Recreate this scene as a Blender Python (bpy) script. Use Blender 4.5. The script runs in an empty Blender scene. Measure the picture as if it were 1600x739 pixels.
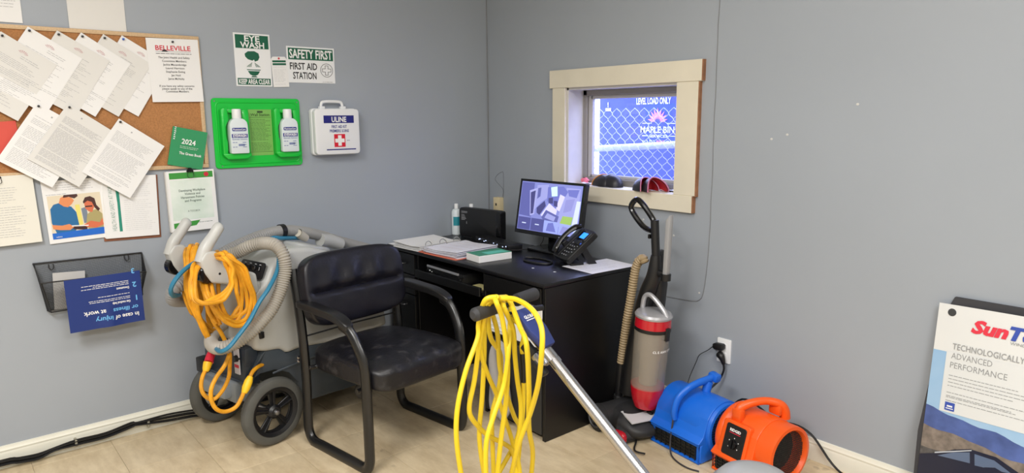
import bpy, bmesh, math, random
from mathutils import Vector, Matrix, Euler
R = math.radians
SC = bpy.context.scene
COL = SC.collection

# ------------------------------------------------------------------ camera
def make_camera():
    yaw, pitch, roll, f = R(139.77), R(-9.754), R(-0.413), 1084.0
    F = Vector((math.cos(yaw)*math.cos(pitch), math.sin(yaw)*math.cos(pitch), math.sin(pitch)))
    r = F.cross(Vector((0, 0, 1))).normalized(); u = r.cross(F)
    c, s = math.cos(roll), math.sin(roll)
    r2 = c*r + s*u; u2 = -s*r + c*u
    cam = bpy.data.cameras.new('camera'); cam.sensor_width = 36; cam.sensor_fit = 'HORIZONTAL'
    cam.lens = 36*f/1600.0; cam.clip_start = 0.05; cam.clip_end = 100
    o = bpy.data.objects.new('camera', cam); COL.objects.link(o)
    m = Matrix((r2, u2, -F)).transposed().to_4x4(); m.translation = Vector((3.516, -2.782, 1.46))
    o.matrix_world = m
    SC.camera = o
make_camera()

# ------------------------------------------------------------------ daylight outside, ceiling lights inside, exposure
def srgb(c):
    return tuple((v/255/12.92 if v/255 <= .04045 else ((v/255+.055)/1.055)**2.4) for v in c)
w = bpy.data.worlds.new('overcast_sky'); SC.world = w; w.use_nodes = True
bg = w.node_tree.nodes['Background']; bg.inputs[0].default_value = (0.48, 0.55, 1.0, 1); bg.inputs[1].default_value = 5.2

def area(name, loc, size, power, color, rot=(0, 0, 0)):
    l = bpy.data.lights.new(name, 'AREA'); l.shape = 'RECTANGLE'; l.size, l.size_y = size
    l.energy = power; l.color = color
    o = bpy.data.objects.new(name, l); COL.objects.link(o); o.location = loc; o.rotation_euler = rot
    return o
CEIL = 2.75
LAMPS = [((2.3, -3.4), (1.2, .6), 50), ((4.4, -2.0), (.6, 1.2), 46), ((4.6, -4.6), (1.2, .6), 40), ((2.1, -1.6), (.6, 1.2), 10)]
for i, ((x, y), s, p) in enumerate(LAMPS):
    area('ceiling_panel_light', (x, y, CEIL-.06), s, p, (1, .985, .965))
vs = SC.view_settings
SC.display_settings.display_device = 'sRGB'
vs.view_transform = 'Standard'; vs.look = 'None'; vs.gamma = 1.0; vs.use_curve_mapping = False; vs.exposure = 0.68
SC.cycles.max_bounces = 8

# ------------------------------------------------------------------ materials
MATS = {}
def mat(name, col, rough=.5, metal=0.0, var=0.0, scale=8.0, bump=0.0, bscale=60.0, spec=None, alpha=None, emit=None, coat=0.0, trans=0.0, stretch=None, col2=None, voro=False, thresh=None, ior=None):
    if name in MATS: return MATS[name]
    m = bpy.data.materials.new(name); m.use_nodes = True; MATS[name] = m
    nt = m.node_tree; b = nt.nodes['Principled BSDF']; lin = srgb(col)
    b.inputs['Base Color'].default_value = (*lin, 1); b.inputs['Roughness'].default_value = rough; b.inputs['Metallic'].default_value = metal
    if spec is not None: b.inputs['Specular IOR Level'].default_value = spec
    if ior: b.inputs['IOR'].default_value = ior
    if alpha is not None: b.inputs['Alpha'].default_value = alpha
    if coat: b.inputs['Coat Weight'].default_value = coat
    if trans: b.inputs['Transmission Weight'].default_value = trans
    if emit: b.inputs['Emission Color'].default_value = (*lin, 1); b.inputs['Emission Strength'].default_value = emit
    tc = None
    def coords():
        nonlocal tc
        if tc is None:
            t = nt.nodes.new('ShaderNodeTexCoord'); mp = nt.nodes.new('ShaderNodeMapping')
            nt.links.new(t.outputs['Object'], mp.inputs[0])
            if stretch: mp.inputs['Scale'].default_value = stretch
            tc = mp
        return tc.outputs[0]
    if var or col2:
        n = nt.nodes.new('ShaderNodeTexNoise'); n.inputs['Scale'].default_value = scale; n.inputs['Detail'].default_value = 5; nt.links.new(coords(), n.inputs['Vector'])
        cr = nt.nodes.new('ShaderNodeValToRGB'); nt.links.new(n.outputs['Fac'], cr.inputs[0])
        a, c = cr.color_ramp.elements
        lo = thresh[0] if thresh else .3; hi = thresh[1] if thresh else .7
        a.position, c.position = lo, hi
        if col2: a.color = (*lin, 1); c.color = (*srgb(col2), 1)
        else:
            a.color = (*[v*(1-var) for v in lin], 1); c.color = (*[min(1, v*(1+var)) for v in lin], 1)
        nt.links.new(cr.outputs[0], b.inputs['Base Color'])
    if bump:
        if voro:
            n = nt.nodes.new('ShaderNodeTexVoronoi'); out = n.outputs['Distance']
        else:
            n = nt.nodes.new('ShaderNodeTexNoise'); n.inputs['Detail'].default_value = 4; out = n.outputs['Fac']
        n.inputs['Scale'].default_value = bscale; nt.links.new(coords(), n.inputs['Vector'])
        bp = nt.nodes.new('ShaderNodeBump'); bp.inputs['Strength'].default_value = bump; bp.inputs['Distance'].default_value = .01
        nt.links.new(out, bp.inputs['Height']); nt.links.new(bp.outputs[0], b.inputs['Normal'])
    return m

wallm = mat('grey_wall_paint', (160, 167, 176), .42, var=.03, scale=1.3, bump=.05, bscale=7)
white_trim = mat('white_gloss_trim', (228, 226, 212), .35, var=.04, scale=5)
cream = mat('cream_painted_board', (226, 219, 200), .5, var=.03, scale=9)
wood_edge = mat('bare_wood_edge', (150, 105, 75), .7, var=.2, scale=30)
black_lam = mat('black_laminate', (11, 11, 13), .38, var=.1, scale=20, bump=.02, bscale=200)
black_pl = mat('black_plastic', (22, 22, 24), .42)
black_gl = mat('black_gloss_plastic', (14, 14, 16), .15)
dark_rub = mat('black_rubber', (34, 34, 35), .75, var=.15, scale=30)
tyre_m = mat('grey_tyre_rubber', (84, 84, 80), .7, var=.12, scale=14)
leather = mat('black_leather', (19, 19, 29), .36, bump=.12, bscale=90, var=.2, scale=12)
leather_worn = mat('worn_black_leather', (20, 20, 26), .40, bump=.15, bscale=70, col2=(62, 60, 62), scale=22, thresh=(.55, .78))
metal_blk = mat('black_painted_steel', (22, 22, 23), .3, spec=.6)
chrome = mat('chrome', (190, 190, 194), .26, 1.0, bump=.02, bscale=40)
steel = mat('brushed_steel', (170, 170, 172), .35, 1.0)
paper = mat('white_paper', (236, 236, 236), .8)
paper2 = mat('aged_white_paper', (224, 223, 220), .8)
ink = mat('grey_ink', (172, 172, 176), .8)
ink_d = mat('black_ink', (40, 40, 44), .7)
ink_g = mat('dark_green_ink', (8, 92, 66), .6)
ink_b = mat('navy_ink', (40, 52, 140), .6)
ink_r = mat('red_ink', (205, 40, 62), .6)
white_pl = mat('white_plastic', (236, 238, 240), .35)
white_ink = mat('white_ink', (240, 240, 240), .6)

# ------------------------------------------------------------------ mesh builder
def catmull(pts, n=8, closed=False):
    P = [Vector(p) for p in pts]; out = []; k = len(P)
    rng = range(k if closed else k-1)
    for i in rng:
        if closed: a, b, c, d = P[(i-1) % k], P[i], P[(i+1) % k], P[(i+2) % k]
        else: a, b, c, d = P[max(i-1, 0)], P[i], P[i+1], P[min(i+2, k-1)]
        for j in range(n):
            t = j/n
            out.append(.5*((2*b)+(c-a)*t+(2*a-5*b+4*c-d)*t*t+(3*b-a-3*c+d)*t**3))
    if not closed: out.append(P[-1])
    return out
def rotz(a): return Matrix.Rotation(a, 4, 'Z')
class M:
    def __init__(s): s.v = []; s.f = []; s.T = Matrix()
    def add(s, vs, fs):
        o = len(s.v); s.v += [tuple(s.T @ Vector(v)) for v in vs]; s.f += [tuple(o+i for i in f) for f in fs]; return s
    def bm(s, b):
        b.verts.ensure_lookup_table(); b.verts.index_update()
        s.add([v.co.copy() for v in b.verts], [[v.index for v in f.verts] for f in b.faces]); b.free(); return s
    def box(s, x0, x1, y0, y1, z0, z1, bev=0, seg=2, T=None):
        b = bmesh.new(); bmesh.ops.create_cube(b, size=1)
        for v in b.verts: v.co = Vector(((x0+x1)/2+v.co.x*(x1-x0), (y0+y1)/2+v.co.y*(y1-y0), (z0+z1)/2+v.co.z*(z1-z0)))
        if bev: bmesh.ops.bevel(b, geom=list(b.edges), offset=bev, segments=seg, affect='EDGES', profile=.5)
        if T is not None: bmesh.ops.transform(b, matrix=T, verts=b.verts)
        return s.bm(b)
    def cbox(s, c, size, bev=0, rot=None, seg=2):
        T = Matrix.Translation(Vector(c)) @ (rot.to_matrix().to_4x4() if isinstance(rot, Euler) else (rot or Matrix()))
        a, b, d = size; return s.box(-a/2, a/2, -b/2, b/2, -d/2, d/2, bev, seg, T)
    def tube(s, pts, r, n=8, smooth=0, closed=False, rib=None, flat=1.0, up=None, caps=True):
        P = catmull(pts, smooth, closed) if smooth else [Vector(p) for p in pts]
        if rib:   # resample evenly, modulate radius
            L = [0]
            for a, b in zip(P, P[1:]): L.append(L[-1]+(b-a).length)
            m = max(2, int(L[-1]/(rib[0]/2))); Q = []; j = 0
            for i in range(m+1):
                t = L[-1]*i/m
                while j < len(L)-2 and L[j+1] < t: j += 1
                d = L[j+1]-L[j]; Q.append(P[j].lerp(P[j+1], (t-L[j])/d if d else 0))
            P = Q; rr = [r*(1 if i % 2 else 1-rib[1]) for i in range(len(P))]
        elif isinstance(r, (list, tuple)):
            rr = [r[min(len(r)-1, int(i*(len(r)-1)/(max(1, len(P)-1))))] + (r[min(len(r)-1, int(i*(len(r)-1)/(max(1, len(P)-1)))+1)]-r[min(len(r)-1, int(i*(len(r)-1)/(max(1, len(P)-1))))])*((i*(len(r)-1)/(max(1, len(P)-1))) % 1) for i in range(len(P))]
        else: rr = [r]*len(P)
        k = len(P); vs = []; N = None
        for i in range(k):
            if closed: t = P[(i+1) % k]-P[i-1]
            else: t = P[min(i+1, k-1)]-P[max(i-1, 0)]
            if t.length < 1e-9: t = Vector((0, 0, 1))
            t.normalize()
            if up is not None: N = Vector(up)
            elif N is None: N = Vector((0, 0, 1)) if abs(t.z) < .9 else Vector((1, 0, 0))
            N = (N-t*N.dot(t))
            if N.length < 1e-6: N = t.orthogonal()
            N.normalize(); B = t.cross(N)
            for j in range(n):
                a = 2*math.pi*j/n
                vs.append(P[i]+rr[i]*(math.cos(a)*N*flat+math.sin(a)*B))
        fs = []
        for i in range(k if closed else k-1):
            for j in range(n):
                a = i*n+j; b = i*n+(j+1) % n; c = ((i+1) % k)*n+(j+1) % n; d = ((i+1) % k)*n+j
                fs.append((a, d, c, b))
        if not closed and caps: fs.append(tuple(range(n))); fs.append(tuple((k-1)*n+j for j in reversed(range(n))))
        return s.add(vs, fs)
    def lathe(s, prof, o=(0, 0, 0), ax='Z', n=32, sx=1, sy=1, a0=0, a1=2*math.pi):
        full = abs(a1-a0-2*math.pi) < 1e-6; m = n if full else n+1; vs = []; o = Vector(o)
        for r, z in prof:
            for j in range(m):
                a = a0+(a1-a0)*j/n; p = (r*math.cos(a)*sx, r*math.sin(a)*sy, z)
                if ax == 'X': p = (p[2], p[0], p[1])
                elif ax == 'Y': p = (p[1], p[2], p[0])
                vs.append(o+Vector(p))
        fs = []
        for i in range(len(prof)-1):
            for j in range(n):
                fs.append((i*m+j, i*m+(j+1) % m, (i+1)*m+(j+1) % m, (i+1)*m+j))
        if full:
            cl = prof[0] == prof[-1]
            if prof[0][0] > 1e-5 and not cl: fs.append(tuple(reversed(range(m))))
            if prof[-1][0] > 1e-5 and not cl: fs.append(tuple((len(prof)-1)*m+j for j in range(m)))
        return s.add(vs, fs)
    def prism(s, poly, d0, d1, ax='X', bev=0, seg=2, T=None):
        def p3(a, b, d): return {'X': (d, a, b), 'Y': (a, d, b), 'Z': (a, b, d)}[ax]
        b = bmesh.new(); A = [b.verts.new(p3(x, y, d0)) for x, y in poly]; B = [b.verts.new(p3(x, y, d1)) for x, y in poly]; k = len(poly)
        b.faces.new(A); b.faces.new(list(reversed(B)))
        for i in range(k): b.faces.new((A[i], B[i], B[(i+1) % k], A[(i+1) % k]))
        bmesh.ops.recalc_face_normals(b, faces=b.faces)
        if bev: bmesh.ops.bevel(b, geom=list(b.edges), offset=bev, segments=seg, affect='EDGES', profile=.5, clamp_overlap=True)
        if T is not None: bmesh.ops.transform(b, matrix=T, verts=b.verts)
        return s.bm(b)
    def soft(s, c, size, e=5, n=12, fn=None, rot=None):
        """rounded soft box (superellipsoid)"""
        b = bmesh.new(); bmesh.ops.create_cube(b, size=2); bmesh.ops.subdivide_edges(b, edges=list(b.edges), cuts=n, use_grid_fill=True)
        T = Matrix.Translation(Vector(c)) @ (rot.to_matrix().to_4x4() if rot else Matrix())
        for v in b.verts:
            p = v.co; q = Vector([math.tan(x*math.pi/4*.999) if False else math.sin(x*math.pi/2)*.35+x*.65 for x in p])
            k = (abs(q.x)**e+abs(q.y)**e+abs(q.z)**e)**(1/e); q = q/k
            q = Vector((q.x*size[0]/2, q.y*size[1]/2, q.z*size[2]/2))
            if fn: q = fn(q)
            v.co = T @ q
        return s.bm(b)
    # flat print, drawn in the local x-y plane, z is the height over the sheet
    def rect(s, x0, y0, x1, y1, z=.0008, t=.0004):
        return s.box(min(x0, x1), max(x0, x1), min(y0, y1), max(y0, y1), z-t, z)
    def poly(s, pts, z=.0008, t=.0004):
        return s.prism(pts, z-t, z, 'Z')
    def grid(s, w, h, th, nx=2, ny=8, x0=0, y0=None):
        y0 = -h if y0 is None else y0; vs = []
        for k in (0, 1):
            for j in range(ny+1):
                for i in range(nx+1): vs.append((x0+w*i/nx, y0+h*j/ny, th*k))
        m = nx+1; o = m*(ny+1); fs = []
        for j in range(ny):
            for i in range(nx):
                a = j*m+i; fs.append((a, a+m, a+m+1, a+1)); fs.append((o+a, o+a+1, o+a+m+1, o+a+m))
        for i in range(nx): fs.append((i, i+1, o+i+1, o+i)); a = ny*m+i; fs.append((a+1, a, o+a, o+a+1))
        for j in range(ny): a = j*m; fs.append((a+m, a, o+a, o+a+m)); a += nx; fs.append((a, a+m, o+a+m, o+a))
        return s.add(vs, fs)
    def text(s, txt, x, y, size, z=.0009, w=None, align='LEFT', bold=0.0, rot=0.0, shear=0.0, t=.0003, res=2):
        cu = bpy.data.curves.new('t', 'FONT'); cu.body = txt; cu.size = 1; cu.offset = bold; cu.extrude = 0; cu.shear = shear; cu.resolution_u = res
        ob = bpy.data.objects.new('t', cu); COL.objects.link(ob)
        dg = bpy.context.evaluated_depsgraph_get(); me = bpy.data.meshes.new_from_object(ob.evaluated_get(dg))
        xs = [v.co.x for v in me.vertices] or [0, 1]; a, b = min(xs), max(xs); sx = (w/(b-a)) if w else size
        vs = []
        for v in me.vertices:
            px = (v.co.x-a)*sx; py = v.co.y*size*1.0
            if align == 'CENTER': px -= (b-a)*sx/2
            if align == 'RIGHT': px -= (b-a)*sx
            c, q = math.cos(rot), math.sin(rot)
            vs.append((x+px*c-py*q, y+px*q+py*c, z))
        s.add(vs, [tuple(p.vertices) for p in me.polygons])
        bpy.data.objects.remove(ob); bpy.data.curves.remove(cu); bpy.data.meshes.remove(me); return s
    def greek(s, x0, x1, y0, y1, pitch=.006, h=.0016, seed=1, z=.0008, gap=.25, short=.3):
        rnd = random.Random(seed); y = y0
        while y > y1:
            end = x1-(x1-x0)*(rnd.random()*short)
            if rnd.random() < .12: y -= pitch; continue
            x = x0
            while x < end-.004:
                l = min(end-x, .006+rnd.random()*.014); s.add([(x, y, z), (x+l, y, z), (x+l, y+h, z), (x, y+h, z)], [(0, 1, 2, 3)]); x += l+.0025
            y -= pitch
        return s
def obj(name, m, material, parent=None, smooth=35, warp=None, loc=None, rot=None, label=None):
    me = bpy.data.meshes.new(name); vs = m.v
    if warp: vs = [tuple(warp(Vector(v))) for v in vs]
    me.from_pydata(vs, [], m.f); me.validate(); me.update()
    me.materials.append(material)
    if smooth:
        me.polygons.foreach_set('use_smooth', [True]*len(me.polygons)); me.set_sharp_from_angle(angle=R(smooth))
    o = bpy.data.objects.new(name, me); COL.objects.link(o)
    if parent is not None: o.parent = parent
    if loc is not None: o.location = loc
    if rot is not None: o.rotation_euler = rot
    if label: o['label'] = label
    return o
def tag(o, label=None, cat=None, group=None, kind=None):
    if label: o['label'] = label
    if cat: o['category'] = cat
    if group: o['group'] = group
    if kind: o['kind'] = kind
    return o
def thing(name, label, cat, loc=(0, 0, 0), rz=0, group=None, rot=None):
    o = bpy.data.objects.new(name, None); COL.objects.link(o); o.empty_display_size = .05
    o.location = loc; o.rotation_euler = rot if rot else (0, 0, rz)
    return tag(o, label, cat, group)
def struct(name, m, material, smooth=35, parent=None):
    o = obj(name, m, material, parent, smooth)
    if parent is None: o['kind'] = 'structure'
    return o
def local(root, pts):
    """world points into the frame of a thing at its place"""
    T = (Matrix.Translation(Vector(root.location)) @ root.rotation_euler.to_matrix().to_4x4()).inverted()
    return [tuple(T @ Vector(p)) for p in pts]
def copy_tree(o, parent=None):
    c = o.copy(); COL.objects.link(c)
    if parent is not None: c.parent = parent
    for ch in list(o.children): copy_tree(ch, c)
    return c
ROT_L = (R(90), 0, R(90))       # sheet hanging on the left wall: local x -> +Y, y -> +Z, z -> +X
ROT_R = (R(90), 0, 0)           # on the right wall: local x -> +X, y -> +Z, z -> -Y
def rotL(a): return (Matrix.Rotation(R(90), 3, 'Z') @ Matrix.Rotation(R(90), 3, 'X') @ Matrix.Rotation(R(a), 3, 'Z')).to_euler()
def rotR(a): return (Matrix.Rotation(R(90), 3, 'X') @ Matrix.Rotation(R(a), 3, 'Z')).to_euler()
def curl(c, h, p=2.0, side=0.0, w=.216):
    return lambda v: Vector((v.x, v.y, v.z + c*(min(1, max(0, -v.y/h))**p) + side*(v.x/w)**2*(-v.y/h)))

HOSE_TOP = [[0.038,-0.848,0.711],[0.062,-0.957,0.75],[0.119,-1.122,0.811],[0.169,-1.252,0.863],[0.217,-1.375,0.903],[0.263,-1.491,0.925],[0.308,-1.602,0.921],[0.33,-1.701,0.9],[0.351,-1.795,0.87],[0.372,-1.887,0.828],[0.385,-1.947,0.797],[0.395,-1.991,0.768],[0.403,-2.027,0.751],[0.362,-2.026,0.698],[0.284,-1.956,0.664]]
HOSE_LOW = [[0.351,-1.796,0.856],[0.392,-1.747,0.873],[0.434,-1.709,0.9],[0.476,-1.666,0.915],[0.541,-1.634,0.911],[0.578,-1.617,0.871],[0.587,-1.613,0.814],[0.59,-1.626,0.762],[0.595,-1.649,0.709],[0.605,-1.691,0.646],[0.617,-1.747,0.599],[0.62,-1.805,0.558],[0.613,-1.867,0.527],[0.582,-1.911,0.51],[0.502,-1.92,0.503],[0.426,-1.901,0.514],[0.365,-1.859,0.529],[0.302,-1.805,0.534]]
BLUE_LOW = [[0.559,-1.626,0.887],[0.562,-1.638,0.808],[0.629,-1.708,0.745],[0.651,-1.761,0.697],[0.662,-1.81,0.63],[0.674,-1.866,0.576],[0.684,-1.911,0.539],[0.659,-1.935,0.521],[0.586,-1.93,0.512]]
BLUE_TOP = [[0.228,-1.382,0.873],[0.308,-1.511,0.898],[0.32,-1.562,0.906],[0.338,-1.646,0.885],[0.367,-1.772,0.87],[0.415,-1.897,0.868],[0.449,-1.96,0.857],[0.47,-2.005,0.836],[0.488,-2.042,0.807],[0.481,-2.059,0.771],[0.448,-2.045,0.735],[0.399,-2.008,0.724]]
STRAPS_A = [[0.279,-1.471,0.943],[0.309,-1.468,0.931],[0.331,-1.475,0.912],[0.334,-1.488,0.886]]
YCORDS = [[[0.468,-1.86,0.901],[0.58,-1.902,0.91],[0.65,-1.894,0.921],[0.659,-1.89,0.882],[0.656,-1.877,0.847],[0.656,-1.874,0.797],[0.663,-1.907,0.764],[0.672,-1.949,0.752],[0.683,-1.997,0.742],[0.67,-2.03,0.766],[0.649,-2.027,0.814],[0.625,-2.011,0.846],[0.568,-1.985,0.879],[0.478,-1.904,0.881],[0.466,-1.851,0.893]],[[0.478,-1.848,0.885],[0.591,-1.899,0.9],[0.662,-1.895,0.9],[0.667,-1.871,0.885],[0.668,-1.876,0.842],[0.667,-1.871,0.791],[0.675,-1.907,0.761],[0.684,-1.948,0.742],[0.696,-1.998,0.742],[0.681,-2.025,0.757],[0.66,-2.025,0.794],[0.636,-2.007,0.833],[0.578,-1.976,0.869],[0.489,-1.901,0.866],[0.477,-1.844,0.891]],[[0.489,-1.843,0.891],[0.601,-1.887,0.896],[0.674,-1.894,0.909],[0.679,-1.869,0.864],[0.68,-1.875,0.825],[0.681,-1.877,0.792],[0.688,-1.91,0.748],[0.694,-1.938,0.74],[0.706,-1.99,0.744],[0.692,-2.019,0.76],[0.671,-2.018,0.786],[0.649,-2.009,0.827],[0.591,-1.978,0.865],[0.502,-1.9,0.876],[0.491,-1.853,0.889]],[[0.476,-1.848,0.896],[0.583,-1.872,0.905],[0.606,-1.836,0.88],[0.602,-1.794,0.84],[0.599,-1.779,0.779],[0.594,-1.76,0.712],[0.596,-1.767,0.65],[0.6,-1.786,0.612],[0.612,-1.842,0.599],[0.624,-1.892,0.628],[0.629,-1.915,0.657],[0.636,-1.949,0.715],[0.604,-1.966,0.769],[0.539,-1.949,0.821],[0.463,-1.882,0.87],[0.476,-1.849,0.89]],[[0.469,-1.846,0.891],[0.575,-1.86,0.904],[0.602,-1.844,0.897],[0.598,-1.806,0.832],[0.595,-1.792,0.785],[0.591,-1.772,0.723],[0.593,-1.781,0.665],[0.598,-1.805,0.622],[0.608,-1.848,0.615],[0.616,-1.883,0.638],[0.624,-1.92,0.661],[0.63,-1.949,0.716],[0.595,-1.952,0.775],[0.531,-1.939,0.824],[0.455,-1.877,0.868],[0.471,-1.853,0.892]],[[0.462,-1.843,0.888],[0.568,-1.859,0.913],[0.596,-1.848,0.886],[0.594,-1.815,0.844],[0.593,-1.809,0.796],[0.589,-1.793,0.734],[0.589,-1.793,0.664],[0.596,-1.824,0.64],[0.602,-1.849,0.618],[0.61,-1.886,0.64],[0.619,-1.925,0.677],[0.621,-1.935,0.717],[0.589,-1.95,0.775],[0.521,-1.925,0.823],[0.447,-1.867,0.865],[0.466,-1.859,0.881]],[[0.456,-1.842,0.876],[0.564,-1.869,0.899],[0.589,-1.841,0.892],[0.591,-1.826,0.84],[0.587,-1.812,0.792],[0.587,-1.809,0.739],[0.588,-1.814,0.689],[0.591,-1.826,0.647],[0.597,-1.854,0.638],[0.604,-1.886,0.642],[0.609,-1.91,0.669],[0.613,-1.929,0.716],[0.582,-1.949,0.772],[0.515,-1.922,0.826],[0.441,-1.868,0.858],[0.458,-1.851,0.879]],[[0.45,-1.845,0.888],[0.559,-1.874,0.901],[0.586,-1.858,0.885],[0.588,-1.844,0.855],[0.585,-1.83,0.793],[0.585,-1.83,0.74],[0.583,-1.821,0.683],[0.587,-1.837,0.662],[0.594,-1.868,0.634],[0.602,-1.904,0.661],[0.605,-1.919,0.684],[0.608,-1.931,0.724],[0.571,-1.925,0.784],[0.507,-1.914,0.829],[0.436,-1.871,0.866],[0.449,-1.84,0.877]],[[0.252,-1.902,0.902],[0.341,-1.933,0.916],[0.387,-1.958,0.885],[0.41,-1.966,0.849],[0.435,-1.986,0.802],[0.446,-1.99,0.738],[0.439,-1.958,0.666],[0.434,-1.936,0.602],[0.412,-1.886,0.543],[0.362,-1.846,0.554],[0.322,-1.846,0.594],[0.284,-1.86,0.675],[0.247,-1.879,0.745],[0.207,-1.885,0.821],[0.205,-1.876,0.881],[0.25,-1.894,0.897]],[[0.26,-1.899,0.904],[0.348,-1.927,0.906],[0.392,-1.942,0.884],[0.416,-1.956,0.832],[0.441,-1.98,0.784],[0.453,-1.987,0.712],[0.447,-1.96,0.628],[0.44,-1.929,0.556],[0.422,-1.891,0.504],[0.377,-1.872,0.518],[0.335,-1.871,0.577],[0.292,-1.86,0.657],[0.257,-1.887,0.743],[0.213,-1.873,0.822],[0.215,-1.883,0.87],[0.259,-1.899,0.896]],[[0.265,-1.885,0.896],[0.353,-1.913,0.911],[0.399,-1.938,0.893],[0.423,-1.952,0.843],[0.446,-1.965,0.798],[0.458,-1.97,0.721],[0.457,-1.966,0.66],[0.45,-1.934,0.579],[0.433,-1.905,0.543],[0.386,-1.878,0.545],[0.342,-1.864,0.593],[0.303,-1.872,0.67],[0.264,-1.882,0.748],[0.224,-1.886,0.824],[0.218,-1.862,0.877],[0.264,-1.883,0.908]],[[0.272,-1.882,0.898],[0.361,-1.914,0.913],[0.408,-1.939,0.881],[0.429,-1.943,0.843],[0.456,-1.971,0.78],[0.464,-1.962,0.715],[0.463,-1.959,0.634],[0.46,-1.944,0.571],[0.444,-1.916,0.515],[0.396,-1.888,0.533],[0.353,-1.876,0.566],[0.313,-1.88,0.652],[0.272,-1.882,0.731],[0.229,-1.874,0.823],[0.229,-1.873,0.887],[0.273,-1.885,0.905]],[[0.282,-1.887,0.907],[0.37,-1.916,0.91],[0.416,-1.94,0.877],[0.438,-1.945,0.839],[0.461,-1.958,0.781],[0.471,-1.957,0.719],[0.471,-1.956,0.641],[0.466,-1.934,0.575],[0.451,-1.914,0.518],[0.406,-1.894,0.545],[0.364,-1.891,0.583],[0.32,-1.877,0.653],[0.278,-1.873,0.746],[0.239,-1.878,0.827],[0.237,-1.873,0.875],[0.279,-1.876,0.895]],[[0.28,-1.935,0.892],[0.368,-1.964,0.882],[0.39,-1.97,0.836],[0.394,-1.986,0.742],[0.393,-1.982,0.693],[0.388,-1.962,0.631],[0.364,-1.946,0.632],[0.339,-1.926,0.67],[0.319,-1.929,0.752],[0.295,-1.91,0.836],[0.275,-1.912,0.89],[0.28,-1.934,0.895]],[[0.256,-1.919,0.874],[0.341,-1.935,0.869],[0.365,-1.948,0.813],[0.366,-1.956,0.722],[0.368,-1.964,0.667],[0.363,-1.942,0.608],[0.339,-1.924,0.603],[0.313,-1.898,0.644],[0.293,-1.903,0.74],[0.272,-1.899,0.82],[0.25,-1.891,0.862],[0.254,-1.909,0.886]],[[0.497,-1.897,0.82],[0.526,-1.937,0.785],[0.538,-1.946,0.747],[0.536,-1.935,0.689],[0.543,-1.921,0.622],[0.536,-1.891,0.561],[0.541,-1.868,0.487],[0.541,-1.868,0.455]],[[0.515,-1.932,0.826],[0.528,-1.944,0.779],[0.548,-1.945,0.717],[0.557,-1.939,0.663],[0.562,-1.914,0.615]],[[0.509,-1.905,0.83],[0.523,-1.922,0.777],[0.545,-1.931,0.713],[0.552,-1.913,0.649],[0.559,-1.899,0.605]],[[0.506,-1.893,0.827],[0.52,-1.911,0.78],[0.539,-1.901,0.701],[0.548,-1.897,0.656],[0.553,-1.871,0.608]],[[0.499,-1.861,0.812],[0.514,-1.88,0.773],[0.535,-1.885,0.707],[0.542,-1.869,0.642],[0.547,-1.848,0.62]]]
YPLUG_A = [[0.466,-1.944,0.395],[0.471,-1.964,0.363],[0.495,-1.979,0.328],[0.513,-1.972,0.294],[0.517,-1.94,0.269],[0.518,-1.901,0.297],[0.522,-1.871,0.351],[0.53,-1.864,0.411],[0.54,-1.863,0.465]]
YPLUG_B = [[0.562,-1.87,0.473],[0.579,-1.9,0.43],[0.599,-1.943,0.395],[0.616,-1.972,0.357],[0.617,-1.976,0.308],[0.624,-1.961,0.266],[0.615,-1.923,0.241],[0.616,-1.88,0.249],[0.61,-1.852,0.28],[0.606,-1.835,0.309]]
YPLUG_C = [[0.589,-1.803,0.354],[0.574,-1.783,0.373],[0.546,-1.749,0.378],[0.506,-1.709,0.369],[0.467,-1.671,0.355]]
PLUG_B = [[0.607,-1.838,0.298],[0.588,-1.8,0.358]]
PLUG_A = [[0.467,-1.948,0.384],[0.453,-1.931,0.417]]
RED_A = [[0.452,-1.928,0.416],[0.427,-1.907,0.443],[0.4,-1.876,0.452]]
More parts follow.
